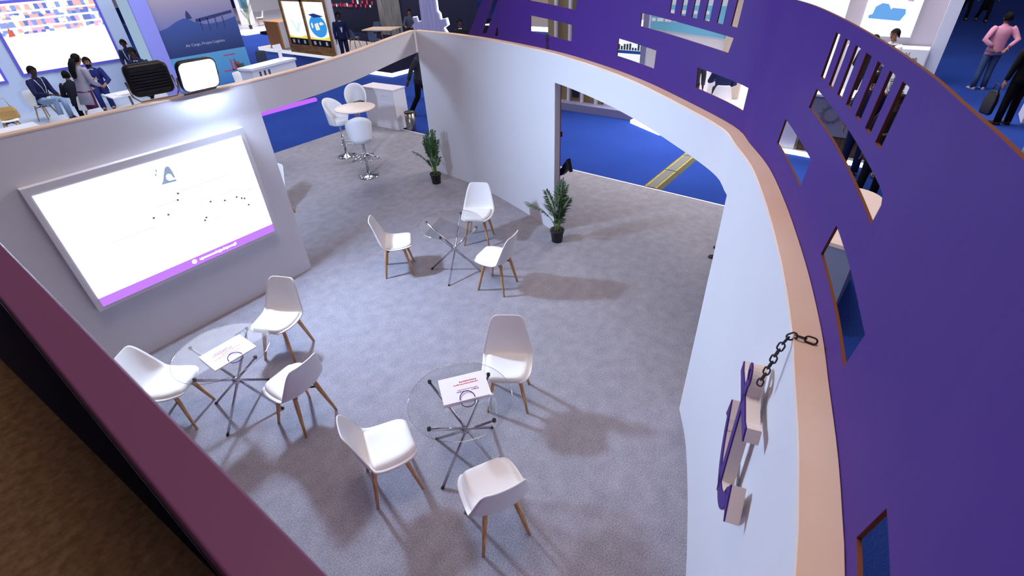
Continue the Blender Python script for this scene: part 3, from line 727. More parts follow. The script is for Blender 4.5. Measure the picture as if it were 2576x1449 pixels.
    for sg in (1, -1): e.ell(HD(.076, .031 * sg, .018), (.010 * k, .015 * k, .009 * k), 8, 6, 0, Hm); e.box(.078, .090, .031 * sg - .02, .031 * sg + .02, .034, .040, 0, Matrix.Translation(hc) @ Hm.to_4x4() @ Matrix.Scale(k, 4))
    e.box(.070, .084, -.022, .022, -.052, -.046, 0, Matrix.Translation(hc) @ Hm.to_4x4() @ Matrix.Scale(k, 4))
    obj('face_marks', e, mat('dark_features', rgb(30, 20, 20), rough=.5), t)
    # hair
    hr = MB(); n = 18; rings = []
    for i in range(8):
        a = pi / 2 * (1 - i / 7.0) if i < 7 else 0
        ring_ = []
        for q in range(n):
            b = 2 * pi * q / n; fr = cos(b)
            low = -.055 if fr < .1 else (.052 if fr > .5 else -.005)
            u = .115 * sin(a) + .018 if i < 7 else low
            if fr > .45: u = max(u, .070)
            r = max(.02, cos(a)) if i < 7 else 1.0
            ring_.append(HD((.096 if fr > 0 else .106) * r * cos(b) - .012, .094 * r * sin(b), u))
        rings.append(ring_)
    hr.loft(rings, 0, True)
    if hair == 'long':
        hr.loft([[HD(-.10 - .10 * min(1, f * 2.2) + dd * .05 * cos(q), .095 * dd * sin(q), .03 - .44 * f) for q in [2 * pi * j / 12 for j in range(12)]] for f, dd in ((0, .8), (.25, 1.05), (.6, 1.0), (.9, .8), (1, .3))], 0, True)
    obj('hair', hr, M_HAIR, t)
    if beard:
        b = MB(); b.ell(HD(.03, 0, -.075), (.058 * k, .068 * k, .045 * k), 14, 8, 0, Hm); obj('beard', b, M_HAIR, t)
    # top garment
    g = MB(); n = 20; prof_ = [(-.10 - hem, .125, .185), (-.02, .125, .182), (.10, .115, .165), (.20, .115, .165), (.34, .128, .190), (.44, .115, .205), (.50, .085, .150), (.535, .060, .070), (.56, .055, .060)]
    if sit: prof_ = [(-.07, .13, .19)] + prof_[1:]
    g.loft([[T(fx_ * cos(2 * pi * q / n), ly * sin(2 * pi * q / n), u) for q in range(n)] for u, fx_, ly in prof_], 0, True)
    for sg in (1, -1):
        sh, el, wr = J[sg, 'a']; s0 = sh + (neck - sh) * .12
        g.tube([s0, sh + (el - sh) * .15, sh.lerp(el, .55), el, el.lerp(wr, .5), wr.lerp(el, .04)], [.072 * k, .074 * k, .064 * k, .056 * k, .050 * k, .042 * k], 14)
    obj('top', g, cloth(top), t)
    if shirt:
        b = MB(); b.loft([[T(.112 - (.028 if u > .45 else 0) - (.03 if u > .5 else 0) + .012, w, u) for w in (-wd, 0, wd)] + [T(.09 - (.03 if u > .45 else 0), wd, u), T(.09 - (.03 if u > .45 else 0), -wd, u)] for u, wd in ((.16, .012), (.34, .045), (.46, .055), (.53, .05))], 0, False); obj('shirt_front', b, cloth(shirt), t)
    if vest:
        b = MB(); b.loft([[T((fx_ + .012) * cos(2 * pi * q / n), (ly + .010) * sin(2 * pi * q / n), u) for q in range(n)] for u, fx_, ly in prof_[1:-1] if u < .51], 0, True); obj('vest', b, cloth(vest), t)
    if lanyard:
        b = MB(); b.tube([T(-.05, .06, .55), T(.08, .085, .50), T(.145, .05, .34), T(.15, .0, .12), T(.145, -.05, .34), T(.08, -.085, .50), T(-.05, -.06, .55)], .008, 6); l_ = obj('lanyard', b, cloth(lanyard), t)
        b = MB(); b.box(-.004, .004, -.05, .05, -.14, 0, 0, Matrix.Translation(T(.155, 0, .12))); obj('badge', b, M_PAPER, l_)
    p = MB()
    if skirt:
        p.loft([[T(a * cos(2 * pi * q / n), b_ * sin(2 * pi * q / n), u) for q in range(n)] for u, a, b_ in ((.0, .13, .19), (-.3, .15, .22), (-.68, .20, .26))], 0, True)
    p.loft([[T(a * cos(2 * pi * q / n), b_ * sin(2 * pi * q / n), u) for q in range(n)] for u, a, b_ in ((.04, .115, .17), (-.04, .128, .182), (-.13 if not sit else -.08, .11, .16))], 0, True)
    for sg in (1, -1):
        hp, kn, an, to = J[sg, 'l']
        p.tube([hp, hp.lerp(kn, .3), kn, kn.lerp(an, .45), an - Vector((0, 0, .03))], [.095 * k, .090 * k, .070 * k, .064 * k, .060 * k], 14)
    obj('trousers', p, cloth(bottom), t)
    for sg in (1, -1):
        hp, kn, an, to = J[sg, 'l']; f = (to - an).normalized(); b = MB(); z0 = min(an.z, to.z) - .085
        A = Vector((an.x, an.y, an.z - .085)); rings = []
        sl = Vector((0, 1, 0)); up_ = f.cross(sl) * -1 if f.cross(sl).z < 0 else f.cross(sl)
        for d_, w, hh in ((-.07, .025, .05), (-.055, .038, .075), (0, .040, .085), (.07, .044, .06), (.14, .046, .045), (.185, .036, .035), (.205, .015, .02)):
            rings.append([A + f * d_ * k + sl * w * c * k + up_ * max(0, s2) * hh * k for c, s2 in [(cos(2 * pi * q / 12), sin(2 * pi * q / 12)) for q in range(12)]])
        b.loft(rings, 0, True); obj('shoe', b, mat('shoe_%d_%d_%d' % shoes, rgb(*shoes), rough=.4), t)
    return t

# ================================================================== neighbouring stands
FL = -.05
def slab(name, x0, x1, y0, y1, z0, z1, m): b = MB(); b.box(x0, x1, y0, y1, z0, z1); return struct(name, b, m)
def block(name, label, cat, x0, x1, y0, y1, z0, z1, m, bevel=.004):
    b = MB(); b.box(x0, x1, y0, y1, z0, z1); return tag(obj(name, b, m, None, bevel), label, cat)
def containers_mat():
    m = bpy.data.materials.new('container_yard_video'); m.use_nodes = True; nt = m.node_tree; nt.nodes.clear(); MATS[m.name] = m
    L = nt.links; tc = nt.nodes.new('ShaderNodeTexCoord'); sp = nt.nodes.new('ShaderNodeSeparateXYZ'); L.new(tc.outputs['Generated'], sp.inputs[0])
    mp = nt.nodes.new('ShaderNodeMapping'); mp.inputs['Scale'].default_value = (24, 1, 13); L.new(tc.outputs['Generated'], mp.inputs[0])
    vo = nt.nodes.new('ShaderNodeTexVoronoi'); vo.inputs['Scale'].default_value = 1.0; vo.inputs['Randomness'].default_value = .35; L.new(mp.outputs[0], vo.inputs['Vector'])
    r = nt.nodes.new('ShaderNodeValToRGB'); r.color_ramp.interpolation = 'CONSTANT'; E = r.color_ramp.elements
    E[0].position = 0; E[0].color = rgb(140, 160, 225); E[1].position = .30; E[1].color = rgb(245, 240, 250)
    for p, c in ((.46, rgb(226, 180, 214)), (.58, rgb(106, 126, 200)), (.74, rgb(248, 244, 216)), (.86, rgb(240, 180, 180))): e = E.new(p); e.color = c
    sc_ = nt.nodes.new('ShaderNodeSeparateColor'); L.new(vo.outputs['Color'], sc_.inputs[0]); L.new(sc_.outputs[0], r.inputs[0])
    wv = nt.nodes.new('ShaderNodeMath'); wv.operation = 'MULTIPLY'; wv.inputs[1].default_value = 9.0; L.new(sp.outputs[2], wv.inputs[0])
    fr = nt.nodes.new('ShaderNodeMath'); fr.operation = 'FRACT'; L.new(wv.outputs[0], fr.inputs[0])
    gt = nt.nodes.new('ShaderNodeMath'); gt.operation = 'GREATER_THAN'; gt.inputs[1].default_value = .72; L.new(fr.outputs[0], gt.inputs[0])
    up = nt.nodes.new('ShaderNodeMath'); up.operation = 'LESS_THAN'; up.inputs[1].default_value = .56; L.new(sp.outputs[2], up.inputs[0])
    mx = nt.nodes.new('ShaderNodeMath'); mx.operation = 'MAXIMUM'; L.new(gt.outputs[0], mx.inputs[0]); L.new(up.outputs[0], mx.inputs[1])
    mix = nt.nodes.new('ShaderNodeMix'); mix.data_type = 'RGBA'; mix.inputs[7].default_value = rgb(250, 250, 255)
    L.new(mx.outputs[0], mix.inputs[0]); L.new(r.outputs[0], mix.inputs[6])
    em = nt.nodes.new('ShaderNodeEmission'); em.inputs[1].default_value = 1.25; L.new(mix.outputs[2], em.inputs[0])
    o = nt.nodes.new('ShaderNodeOutputMaterial'); L.new(em.outputs[0], o.inputs[0]); return m
M_FRAMEB = mat('violet_frame', rgb(104, 96, 214), rough=.4)

# ---- stand A: pale stand with the big screen (upper left)
slab('floor_far_left', -4, 6.3, 13.6, 21.9, FL, .04, mat('pale_floor', rgb(196, 206, 224), rough=.35))
slab('wall_far_left', -4, 6.95, 21.7, 21.85, FL, 3.6, M_PALE)
def wallscreen(label, x0, x1, z0, z1, y, m):
    t = thing('led_screen', label, 'screen', ((x0 + x1) / 2, y, z0)); w = (x1 - x0) / 2
    b = MB(); b.box(-w - .07, w + .07, -.05, 0, -.07, z1 - z0 + .07); obj('screen_frame', b, M_FRAMEB, t)
    b = MB(); b.box(-w, w, -.056, -.045, 0, z1 - z0); obj('display', b, m, t); return t
big = wallscreen('large bright wall screen showing rows of stacked containers above the seated people', 3.80, 6.42, 1.10, 2.92, 21.69, containers_mat())
fnb = lambda a, b, h: (a, -.058 - h, b)
b = MB(); b.prism([(-1.18, .98), (-1.02, 1.0), (-1.06, 1.12), (-1.10, 1.24), (-1.14, 1.12)], 0, .004, fnb); obj('cone_picture', b, glow('screen_orange', rgb(236, 110, 84), 1.0), big)
wallscreen('white wall screen mostly cut off at the left picture edge', .85, 3.28, 1.0, 2.6, 21.69, glow('side_screen', rgb(236, 240, 252), 1.2))
slab('wall_far_pillar', 6.50, 6.97, 19.0, 19.25, FL, 3.3, M_LAV)
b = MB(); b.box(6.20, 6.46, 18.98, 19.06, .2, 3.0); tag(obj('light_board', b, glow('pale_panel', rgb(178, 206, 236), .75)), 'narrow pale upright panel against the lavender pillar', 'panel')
# ---- mural wall
slab('wall_far_mural', 6.97, 9.52, 19.08, 19.2, FL, 3.3, mat('grey_violet', rgb(150, 152, 196), rough=.6))
mu = thing('wall_mural', 'printed wall mural of a dusk harbour with white lettering behind the lit floodlight', 'mural', (6.98, 19.075, 0))
def grad_mat(name, c0, c1, c2):
    m = mat(name, c0, rough=.5); nt = m.node_tree; tc = nt.nodes.new('ShaderNodeTexCoord'); sp = nt.nodes.new('ShaderNodeSeparateXYZ'); nt.links.new(tc.outputs['Generated'], sp.inputs[0])
    r = nt.nodes.new('ShaderNodeValToRGB'); r.color_ramp.elements[0].color = c0; r.color_ramp.elements[1].color = c2; e = r.color_ramp.elements.new(.5); e.color = c1
    nt.links.new(sp.outputs[2], r.inputs[0]); nt.links.new(r.outputs[0], nt.nodes['Principled BSDF'].inputs['Base Color']); return m
b = MB(); b.box(0, 2.53, -.012, 0, 1.16, 2.80); obj('dusk_print', b, grad_mat('dusk_print', rgb(52, 66, 120), rgb(120, 124, 176), rgb(176, 160, 178)), mu)
b = MB(); b.box(0, 2.53, -.012, 0, 0, 1.16); obj('sea_print', b, grad_mat('sea_print', rgb(70, 130, 200), rgb(90, 160, 214), rgb(96, 170, 214)), mu)
fnm = lambda a, b, h: (a, -.0125 - h, b)
b = MB(); b.prism([(.01, 1.95), (.3, 2.02), (.6, 2.15), (.85, 2.22), (1.0, 2.2), (1.15, 2.08), (1.5, 1.98), (2.0, 2.0), (2.52, 2.1), (2.52, 1.165), (.01, 1.165)], 0, .002, fnm); obj('hill_print', b, grad_mat('hill_print', rgb(40, 56, 110), rgb(56, 78, 140), rgb(64, 88, 160)), mu)
b = MB(); fnm2 = lambda a, b, h: (a, -.0155 - h, b)
b.prism([(.93, 2.19), (.96, 2.33), (1.02, 2.43), (1.08, 2.33), (1.12, 2.19)], 0, .002, fnm2); b.prism([(1.2, 2.06), (2.45, 2.22), (2.45, 2.30), (1.2, 2.16)], 0, .002, fnm2)
for x in (1.3, 1.55, 1.8, 2.05): b.prism([(x, 1.8), (x + .03, 1.8), (x + .05, 2.15), (x + .02, 2.15)], 0, .002, fnm2)
obj('crane_print', b, mat('crane_ink', rgb(48, 56, 108), rough=.5), mu)
lettering('lettering', 'Air Cargo, Project Logistics', .115, glow('letter_white', rgb(205, 212, 245), .55), mu, Matrix.Translation((.62, -.016, 1.42)) @ Matrix.Rotation(pi / 2, 4, 'X'), .002)
b = MB()
for (x0, x1, z0, z1) in ((1.7, 2.1, .98, 1.02), (1.95, 2.15, .55, .75), (1.55, 2.0, .5, .54), (1.85, 1.9, .5, .85)): b.prism([(x0, z0), (x1, z0), (x1, z1), (x0, z1)], 0, .003, fnm)
obj('red_print', b, mat('mural_red', rgb(190, 80, 110), rough=.6), mu)
# ---- furniture of stand A
def white_table(label, x, y, w, d, z=.74):
    t = thing('white_table', label, 'table', (x, y, .04)); b = MB(); b.box(-w / 2, w / 2, -d / 2, d / 2, z - .03, z); obj('table_top', b, M_WHITE, t, .004)
    b = MB(); b.lathe([(.22, 0), (.22, .015), (.03, .03), (.03, z - .03)], 16); obj('pedestal', b, M_STEEL, t); return t
white_table('white meeting table with papers in front of the bearded man', 4.95, 17.3, 1.0, .75)
white_table('white table at the far left picture edge with papers', 1.95, 15.7, 1.1, .8)
for i, (x, y, w, d, lb) in enumerate(((4.75, 17.2, .22, .3, 'white papers on the meeting table nearest the bearded man'), (1.8, 15.7, .5, .35, 'loose white papers on the table at the far left edge'))):
    b = MB(); b.box(-w / 2, w / 2, -d / 2, d / 2, 0, .01); b.box(-w / 2 + .08, w / 2 + .06, -d / 2 - .05, d / 2 - .12, .01, .016); o = obj('papers', b, M_PAPER); o.location = (x, y, .782); tag(o, lb, 'paper')
b = MB(); b.box(-.09, .09, -.05, .05, 0, .03); o = obj('phone', b, M_BLACK); o.location = (5.15, 17.38, .782); tag(o, 'small dark phone on the white meeting table', 'phone')
for x, y, a, lb in ((4.08, 17.86, 75, 'white tub chair facing the black clad woman, back towards the camera'), (3.62, 15.85, 95, 'white tub chair whose rounded back just clears the screen wall, near the maroon trousers'),
                    (2.95, 15.95, 80, 'white tub chair behind the screen wall top below the man in jeans'), (3.50, 19.9, -62, 'white tub chair the man in light jeans sits on'), (2.45, 18.5, -20, 'white tub chair at the far left with a tan bag on it'),
                    (5.09, 20.12, 255, 'white tub chair the bearded man sits on'), (5.25, 16.2, 100, 'white tub chair beside the white meeting table, partly behind the black floodlight')):
    dup(chair0, (x, y, .04), RD(a), lb, group='white tub chairs of the neighbouring pale stand')
t = thing('tan_bag', 'tan leather handbag with long straps on the far left white chair', 'bag', (2.5, 18.47, .52), RD(-20))
b = MB(); b.loft([[(x * sx, y * sy, z) for x, y in ((-.2, -.08), (.2, -.08), (.2, .08), (-.2, .08))] for z, sx, sy in ((0, 1, 1), (.2, .95, .9), (.3, .8, .3))], 0, False); obj('bag_body', b, mat('tan_leather', rgb(190, 150, 90), rough=.5), t, .02)
b = MB(); b.tube([(-.12, 0, .28), (-.08, 0, .5), (.08, 0, .5), (.12, 0, .28)], .01, 8); obj('strap', b, mat('tan_leather', rgb(190, 150, 90)), t)
person('person seated in navy jacket and light jeans with a white lanyard', (3.58, 19.75, .04), -62, 'sit', 8, ('lap', 'table'), -10, 'dark', (34, 36, 74), (150, 172, 205), (40, 30, 30), lanyard=(220, 225, 240), shirt=(26, 26, 40), h=1.95, seat=.46)
person('person in black seen from behind, seated between the jeans wearer and grey cardigan', (4.08, 18.55, .04), 75, 'sit', 16, ('table', 'table'), 0, 'tan', (26, 28, 40), (22, 22, 30), h=1.75, seat=.44)
person('person with long dark hair in grey cardigan and maroon trousers leaning over', (4.02, 17.3, .04), 20, 'stand', 14, ('folded', 'lap'), 0, 'tan', (150, 142, 158), (84, 34, 66), (30, 24, 30), 'long', 1.86, hem=.22)
person('bearded person in navy suit and white shirt at the meeting table', (5.05, 19.95, .04), 255, 'sit', 10, ('table', 'lap'), -10, 'tan', (36, 44, 104), (36, 44, 104), beard=True, shirt=(232, 232, 240), h=1.95, seat=.46)
person('person standing by the lavender pillar in dark clothes with a lanyard', (6.42, 20.6, .04), 230, 'stand', 4, ('down', 'lap'), 0, 'dark', (32, 36, 70), (28, 28, 40), lanyard=(220, 225, 240), h=1.70)
person('person in black suit and white shirt bending above the black floodlight', (5.42, 16.7, .04), 215, 'stand', 14, ('lap', 'lap'), 10, 'dark', (34, 38, 72), (24, 24, 36), shirt=(226, 230, 240), h=1.9)
# ---- mesh chair, counter, plant
t = thing('office_chair', 'black mesh backed office chair in front of the mural', 'chair', (9.05, 17.6, FL), RD(200))
b = MB(); b.lathe([(0, .44), (.22, .44), (.25, .47), (.22, .51), (0, .52)], 24); obj('seat', b, M_BLACK, t)
b = MB(); b.loft([[Vector((-.22 - .06 * f * f + .03 * abs(cos(q)), .23 * w * cos(q), .58 + .62 * f)) + Vector((.015 * sin(q), 0, 0)) for q in [2 * pi * j / 16 for j in range(16)]] for f, w in ((0, .75), (.2, .95), (.6, 1), (.9, .95), (1, .8))], 0, True); obj('backrest', b, mat('charcoal_mesh', rgb(48, 56, 78), rough=.8, bump=.5, bscale=150), t)
b = MB(); b.tube([(0, 0, .08), (0, 0, .44)], .03, 10); obj('gas_lift', b, M_BLACK, t)
for k in range(5):
    a = 2 * pi * k / 5; b = MB(); b.tube([(0, 0, .11), (.30 * cos(a), .30 * sin(a), .07)], .02, 8); l = obj('base_arm', b, M_BLACK, t)
    b = MB(); b.ell((.30 * cos(a), .30 * sin(a), .032), (.03, .03, .032), 10, 6); obj('castor', b, M_BLACK, l)
t = thing('counter', 'long white reception counter with three dark slots behind the screen wall', 'counter', (8.62, 16.2, FL), RD(12))
b = MB(); b.box(-.86, .86, -.26, .26, 0, .98); obj('counter_body', b, M_WHITE, t)
b = MB(); b.box(-.90, .90, -.30, .30, .98, 1.05); obj('counter_top', b, M_WHITE, t, .006)
for k in range(3): b = MB(); b.box(-.62 + .17 * k, -.55 + .17 * k, -.268, -.255, .35, .92); obj('slot', b, mat('slot_grey', rgb(74, 76, 92), rough=.6), t)
t = thing('display_stand', 'small white tablet stand on the long white counter', 'stand', (9.22, 16.38, 1.0), RD(12))
b = MB(); b.box(-.10, .10, -.09, .09, 0, .02); obj('base', b, M_WHITE, t)
b = MB(); b.box(-.06, .06, -.01, .02, .02, .25); obj('neck', b, M_WHITE, t)
b = MB(); b.box(-.16, .16, -.03, 0, .22, .42, 0, Matrix.Rotation(RD(-12), 4, 'X')); obj('tablet', b, M_WHITE, t, .006)
dup(chair0, (8.05, 16.85, FL), RD(-70), 'white tub chair behind the long white counter', group='white tub chairs of the neighbouring pale stand')
palm('small palm behind the long white counter', (8.4, 17.5, FL), 21, 1.15, .3, 1.0)
b = MB(); b.box(6.2, 9.0, 14.6, 14.75, FL, .04); o = obj('glowing_plinth', b, M_LEDP); tag(o, 'glowing purple strip edging a dark step on the blue carpet', 'light strip')
b = MB(); b.box(6.2, 9.0, 14.75, 15.1, FL, .3); tag(obj('step', b, M_DARKW), 'dark low step behind the glowing purple strip', 'step')

# ---- stand B: white stand far behind, orange counter, framed light boxes
M_PALEW = mat('white_floor', rgb(232, 228, 238), rough=.35); M_TAN = wood('oak_frame', rgb(150, 104, 58), rgb(186, 136, 84), (2, 2, 8), .5)
slab('floor_far', 13.72, 17.0, 18.4, 26.2, FL, .10, mat('stone_grey', rgb(190, 180, 184), rough=.5))
b = MB(); b.box(13.70, 13.72, 18.4, 26.2, FL, .10); tag(obj('platform_trim', b, glow('soft_white', rgb(235, 238, 250), .9)), 'white edge strip of the platform carrying the framed light boxes', 'trim')
slab('floor_far_white', 16.4, 40, 32.3, 50, FL, .12, M_PALEW)
b = MB(); b.box(16.41, 40, 32.27, 32.3, FL, .16); tag(obj('platform_light', b, M_LEDW), 'white glowing front edge of the far white stand', 'light strip')
b = MB(); b.box(16.37, 16.4, 32.3, 50, FL, .16); tag(obj('platform_light', b, M_LEDW), 'white glowing side edge of the far white stand', 'light strip')
t = thing('counter', 'orange and white counter standing beside the framed light boxes', 'counter', (13.95, 24.3, .10))
b = MB(); b.prism([(0, 0), (1.15, 0), (1.15, 1.0), (1.05, 1.10), (.12, 1.10), (0, 1.0)], .0, .06, lambda a, bb, h: (h, a, bb)); obj('front_panel', b, mat('orange_laminate', rgb(206, 138, 60), rough=.4), t, .02)
b = MB(); b.box(.06, .85, .02, 1.13, 0, 1.06); obj('counter_body', b, M_WHITE, t)
b = MB(); b.box(.0, .85, .0, 1.15, 1.06, 1.12); obj('counter_top', b, mat('orange_laminate', rgb(206, 138, 60)), t, .02)
b = MB(); b.box(.06, .9, -.03, .02, 0, 1.10); obj('end_panel', b, M_WHITE, t, .01)
t = thing('light_box', 'wood framed display wall with two lit posters', 'display', (13.62, 19.75, .10))
b = MB(); P = lambda y0, y1, z0, z1, x0=-.03, x1=.16: b.box(x0, x1, y0, y1, z0, z1)
P(0, 3.35, 0, .34); P(0, .16, .34, 3.4); P(3.19, 3.35, .34, 3.4); P(1.62, 1.78, .34, 3.4); P(.16, 3.19, 2.02, 2.14); obj('frame', b, M_TAN, t)
b = MB(); b.box(.1, .16, 0, 3.35, 0, 3.4); obj('back_panel', b, M_TAN, t)
for k, (y0, y1) in enumerate(((1.78, 3.19), (.16, 1.62))):
    b = MB(); b.box(.02, .06, y0, y1, .60, 2.02); p_ = obj('poster', b, glow('poster_white', rgb(240, 248, 252), 1.15), t); c = (y0 + y1) / 2
    fp = lambda a, bb, h: (.018 - h, c + a, .60 + bb)
    q = MB(); q.prism([(-.70, 0), (.70, 0), (.70, .10), (.3, .05), (-.2, .06), (-.70, .16)], 0, .004, fp); obj('yellow_print', q, glow('poster_yellow', rgb(240, 220, 90), 1.0), p_)
    if k:
        q = MB(); q.prism([(.6 * cos(a) - .02, .52 + .42 * sin(a)) for a in [2 * pi * i / 24 for i in range(24)]], 0.004, .008, fp); obj('sea_print', q, glow('poster_blue', rgb(60, 150, 232), 1.0), p_)
        q = MB(); q.prism([(-.12, .40), (.16, .36), (.2, .6), (-.06, .66)], .008, .012, fp); q.prism([(-.5, .62), (-.2, .56), (-.12, .64), (-.3, .70)], .008, .012, fp); q.prism([(.3, .5), (.42, .42), (.46, .6), (.36, .66)], .008, .012, fp); obj('ship_print', q, glow('poster_pale', rgb(236, 240, 220), 1.0), p_)
        q = MB(); q.prism([(-.55, .9), (.15, .84), (.5, .95), (.1, 1.0)], .008, .012, fp); obj('navy_print', q, glow('poster_navy', rgb(40, 60, 130), .9), p_)
    else:
        q = MB(); q.prism([(-.1, .25), (.05, .25), (.3, .7), (.22, .72), (.0, .35), (-.25, .65), (-.32, .6)], .004, .008, fp); obj('pale_print', q, glow('poster_mint', rgb(206, 236, 230), 1.1), p_)
    q = MB(); q.box(.0, .05, y0, y1, .34, .60); obj('caption_band', q, mat('caption_black', rgb(24, 24, 26)), t)
    q = MB(); q.box(.02, .06, y0, y1, 2.14, 3.3); obj('poster', q, glow('poster_white', rgb(240, 248, 252), 1.15), t)
    for i, (a, w) in enumerate(((-.45, .14), (.05, .10), (.38, .16))): q = MB(); q.box(-.004, .0, c + a, c + a + w, .40, .54); obj('caption_mark', q, M_PAPER, t)
b = MB(); b.box(0, .22, -.12, 0, 0, 3.3); obj('end_post', b, M_WHITE, t)
dup(chair0, (18.6, 34.2, .12), RD(160), 'white tub chair on the far white stand beside the tall plant', group='chairs of the far white stand')
dup(chair0, (20.3, 34.0, .12), RD(190), 'pale tub chair on the far white stand behind the orange counter', group='chairs of the far white stand')
palm('tall potted plant on the far white stand', (17.4, 33.4, .12), 31, 2.1, .55, .5)
slab('wall_far', 22.5, 40, 44, 44.2, FL, 4, M_WHITE)
t = thing('poster_stand', 'white upright poster with blue picture on the far white stand', 'sign', (18.9, 36.4, .12))
b = MB(); b.box(-.5, .5, 0, .06, 0, 2.4); obj('board', b, M_WHITE, t); b = MB(); b.box(-.25, .3, -.01, 0, .9, 2.3); obj('picture', b, mat('poster_sky', rgb(110, 160, 214)), t)
# ---- stand C: dark navy stand
slab('floor_dark', 12.5, 22, 15.05, 18.35, FL, .10, M_NAVYC); slab('floor_dark_back', 17.02, 26, 18.35, 31.8, FL, .10, M_NAVYC)
b = MB(); b.box(12.46, 12.5, 15.0, 18.35, FL, .07); tag(obj('platform_light', b, M_LEDW), 'white glowing side edge of the dark navy stand', 'light strip')
b = MB(); b.box(12.505, 16.0, 15.0, 15.045, FL, .07); tag(obj('platform_light', b, M_LEDW), 'white glowing front edge of the dark navy stand, near the walker', 'light strip')
slab('wall_dark', 19.0, 19.15, 23.05, 29.5, FL, 3.6, M_DARKW)
b = MB(); b.box(18.96, 19.0, 21.4, 23.05, FL, 3.4); struct('trim_5', b, wood('grey_slat', rgb(120, 120, 122), rgb(170, 168, 166), (3, 14, 1)))
slab('wall_dark_side', 19.0, 19.15, 16.5, 21.4, FL, 3.6, mat('dusk_navy', rgb(36, 40, 76), rough=.5))
sg = thing('wall_lettering', 'small red and white glowing lettering on the dark navy wall', 'sign', (18.98, 23.2, 1.3)); random.seed(8)
for i in range(22): b = MB(); y = 4.2 - .19 * i; b.box(-.02, 0, y, y + random.uniform(.06, .13), .0 + .16 * (i % 2) * (i > 11) + random.uniform(0, .05), .12 + .16 * (i % 2) * (i > 11) + random.uniform(.0, .08)); obj('letter', b, glow('red_letter', rgb(220, 70, 100), .8) if i % 5 else glow('white_letter', rgb(225, 225, 240), .9), sg)
b = MB(); b.box(-.5, .5, -.75, .75, .70, .74)
t = thing('wood_table', 'pale wood topped table on the dark navy stand', 'table', (16.4, 19.9, .10), RD(20)); obj('table_top', b, M_PLY, t)
for sx in (1, -1):
    for sy_ in (1, -1): b = MB(); b.tube([(.42 * sx, .66 * sy_, 0), (.42 * sx, .66 * sy_, .70)], .02, 8); obj('leg', b, M_BLACK, t)
gc = dup(chair0, (15.3, 20.6, .10), RD(10), 'slate blue tub chair on the dark stand, left of the wood table', group='slate blue chairs of the dark stand')
M_SLATE = mat('slate_plastic', rgb(74, 92, 130), rough=.5)
for c in kids(gc):
    if c.name.startswith('seat'): c.data = c.data.copy(); c.data.materials[0] = M_SLATE
dup(gc, (15.2, 19.0, .10), RD(15), 'slate blue tub chair on the dark stand, nearest the dark standing man'); dup(gc, (17.6, 19.2, .10), RD(200), 'slate blue tub chair the grey clad sitter uses'); dup(gc, (17.3, 21.3, .10), RD(230), 'slate blue tub chair behind the wood table')
person('person standing in dark navy suit in front of the dark stand', (12.9, 18.1, .10), 250, 'stand', 3, ('down', 'down'), 0, 'dark', (26, 30, 66), (24, 26, 56), shirt=(190, 195, 215), h=1.80)
person('person in grey top seated at the wood table, seen side on', (17.62, 19.25, .10), 215, 'sit', 8, ('table', 'table'), 0, 'tan', (84, 90, 110), (40, 42, 60), h=1.80)
person('person walking past the opening in black trousers and dark jacket', (9.55, 10.45, FL), 305, 'walk', 8, ('swing_f', 'swing_b'), 0, 'dark', (52, 50, 60), (18, 18, 28), h=1.78)
# ---- backlit white letter board
t = thing('letter_board', 'lavender ornate board with glowing white outline behind the wall corner', 'sign', (11.0, 11.25, FL))
out = [(-.62, 0), (.62, 0), (.62, 1.80), (.72, 1.95), (.60, 2.04), (.66, 2.16), (.50, 2.18), (.46, 2.05), (.30, 2.10), (.30, 3.3), (-.30, 3.3), (-.32, 2.35), (-.40, 2.28), (-.42, 2.14), (-.62, 2.18), (-.66, 2.02), (-.50, 1.94), (-.62, 1.80)]
fl = lambda a, bb, h: (h, -a * -1.0, bb)
b = MB(); b.prism([(a, bb) for a, bb in out], -.03, .03, fl); obj('board', b, wood('lavender_boards', rgb(150, 146, 186), rgb(176, 172, 206), (1, 20, 1)), t)
cx0, cz0 = 0, 1.7
b = MB(); b.prism([(cx0 + (a - cx0) * 1.06, cz0 + (bb - cz0) * 1.03) for a, bb in out], .045, .06, fl); obj('glow_outline', b, M_LEDW, t)
person('person in black suit and white shirt behind the purple fascia end', (14.0, 12.9, FL), 230, 'stand', 0, ('down', 'lap'), 0, 'dark', (20, 20, 28), (18, 18, 24), shirt=(225, 225, 235), h=1.76)
person('person in black beside the suited one, mostly hidden by fascia bars', (14.95, 11.65, FL), 215, 'stand', 0, ('folded', 'folded'), 0, 'dark', (26, 26, 36), (18, 18, 24), h=1.70)
# ---- stand D: plinth with posts behind the opening
M_PLIN = mat('grey_plinth', rgb(150, 148, 178), rough=.5)
slab('floor_plinth', 11.75, 16.5, 5.25, 9.2, FL, .14, M_PLIN)
slab('wall_display', 12.06, 12.2, 6.3, 8.0, .14, 3.0, mat('olive_panel', rgb(150, 132, 92), rough=.6))
for k in range(4): block('post', ('first', 'second', 'third', 'last')[k] + ' white upright post of the display plinth, counted from the corner', 'post', 11.97, 12.05, 6.42 + .42 * k, 6.49 + .42 * k, .14, 3.0, M_WHITE)
block('framed_picture', 'dark blue framed picture between the white posts', 'picture', 12.02, 12.06, 7.0, 7.2, .24, 1.2, M_DARKW)
block('white_block', 'white block standing on the grey plinth near its corner', 'block', 12.05, 12.4, 5.95, 6.25, .14, .5, M_WHITE)
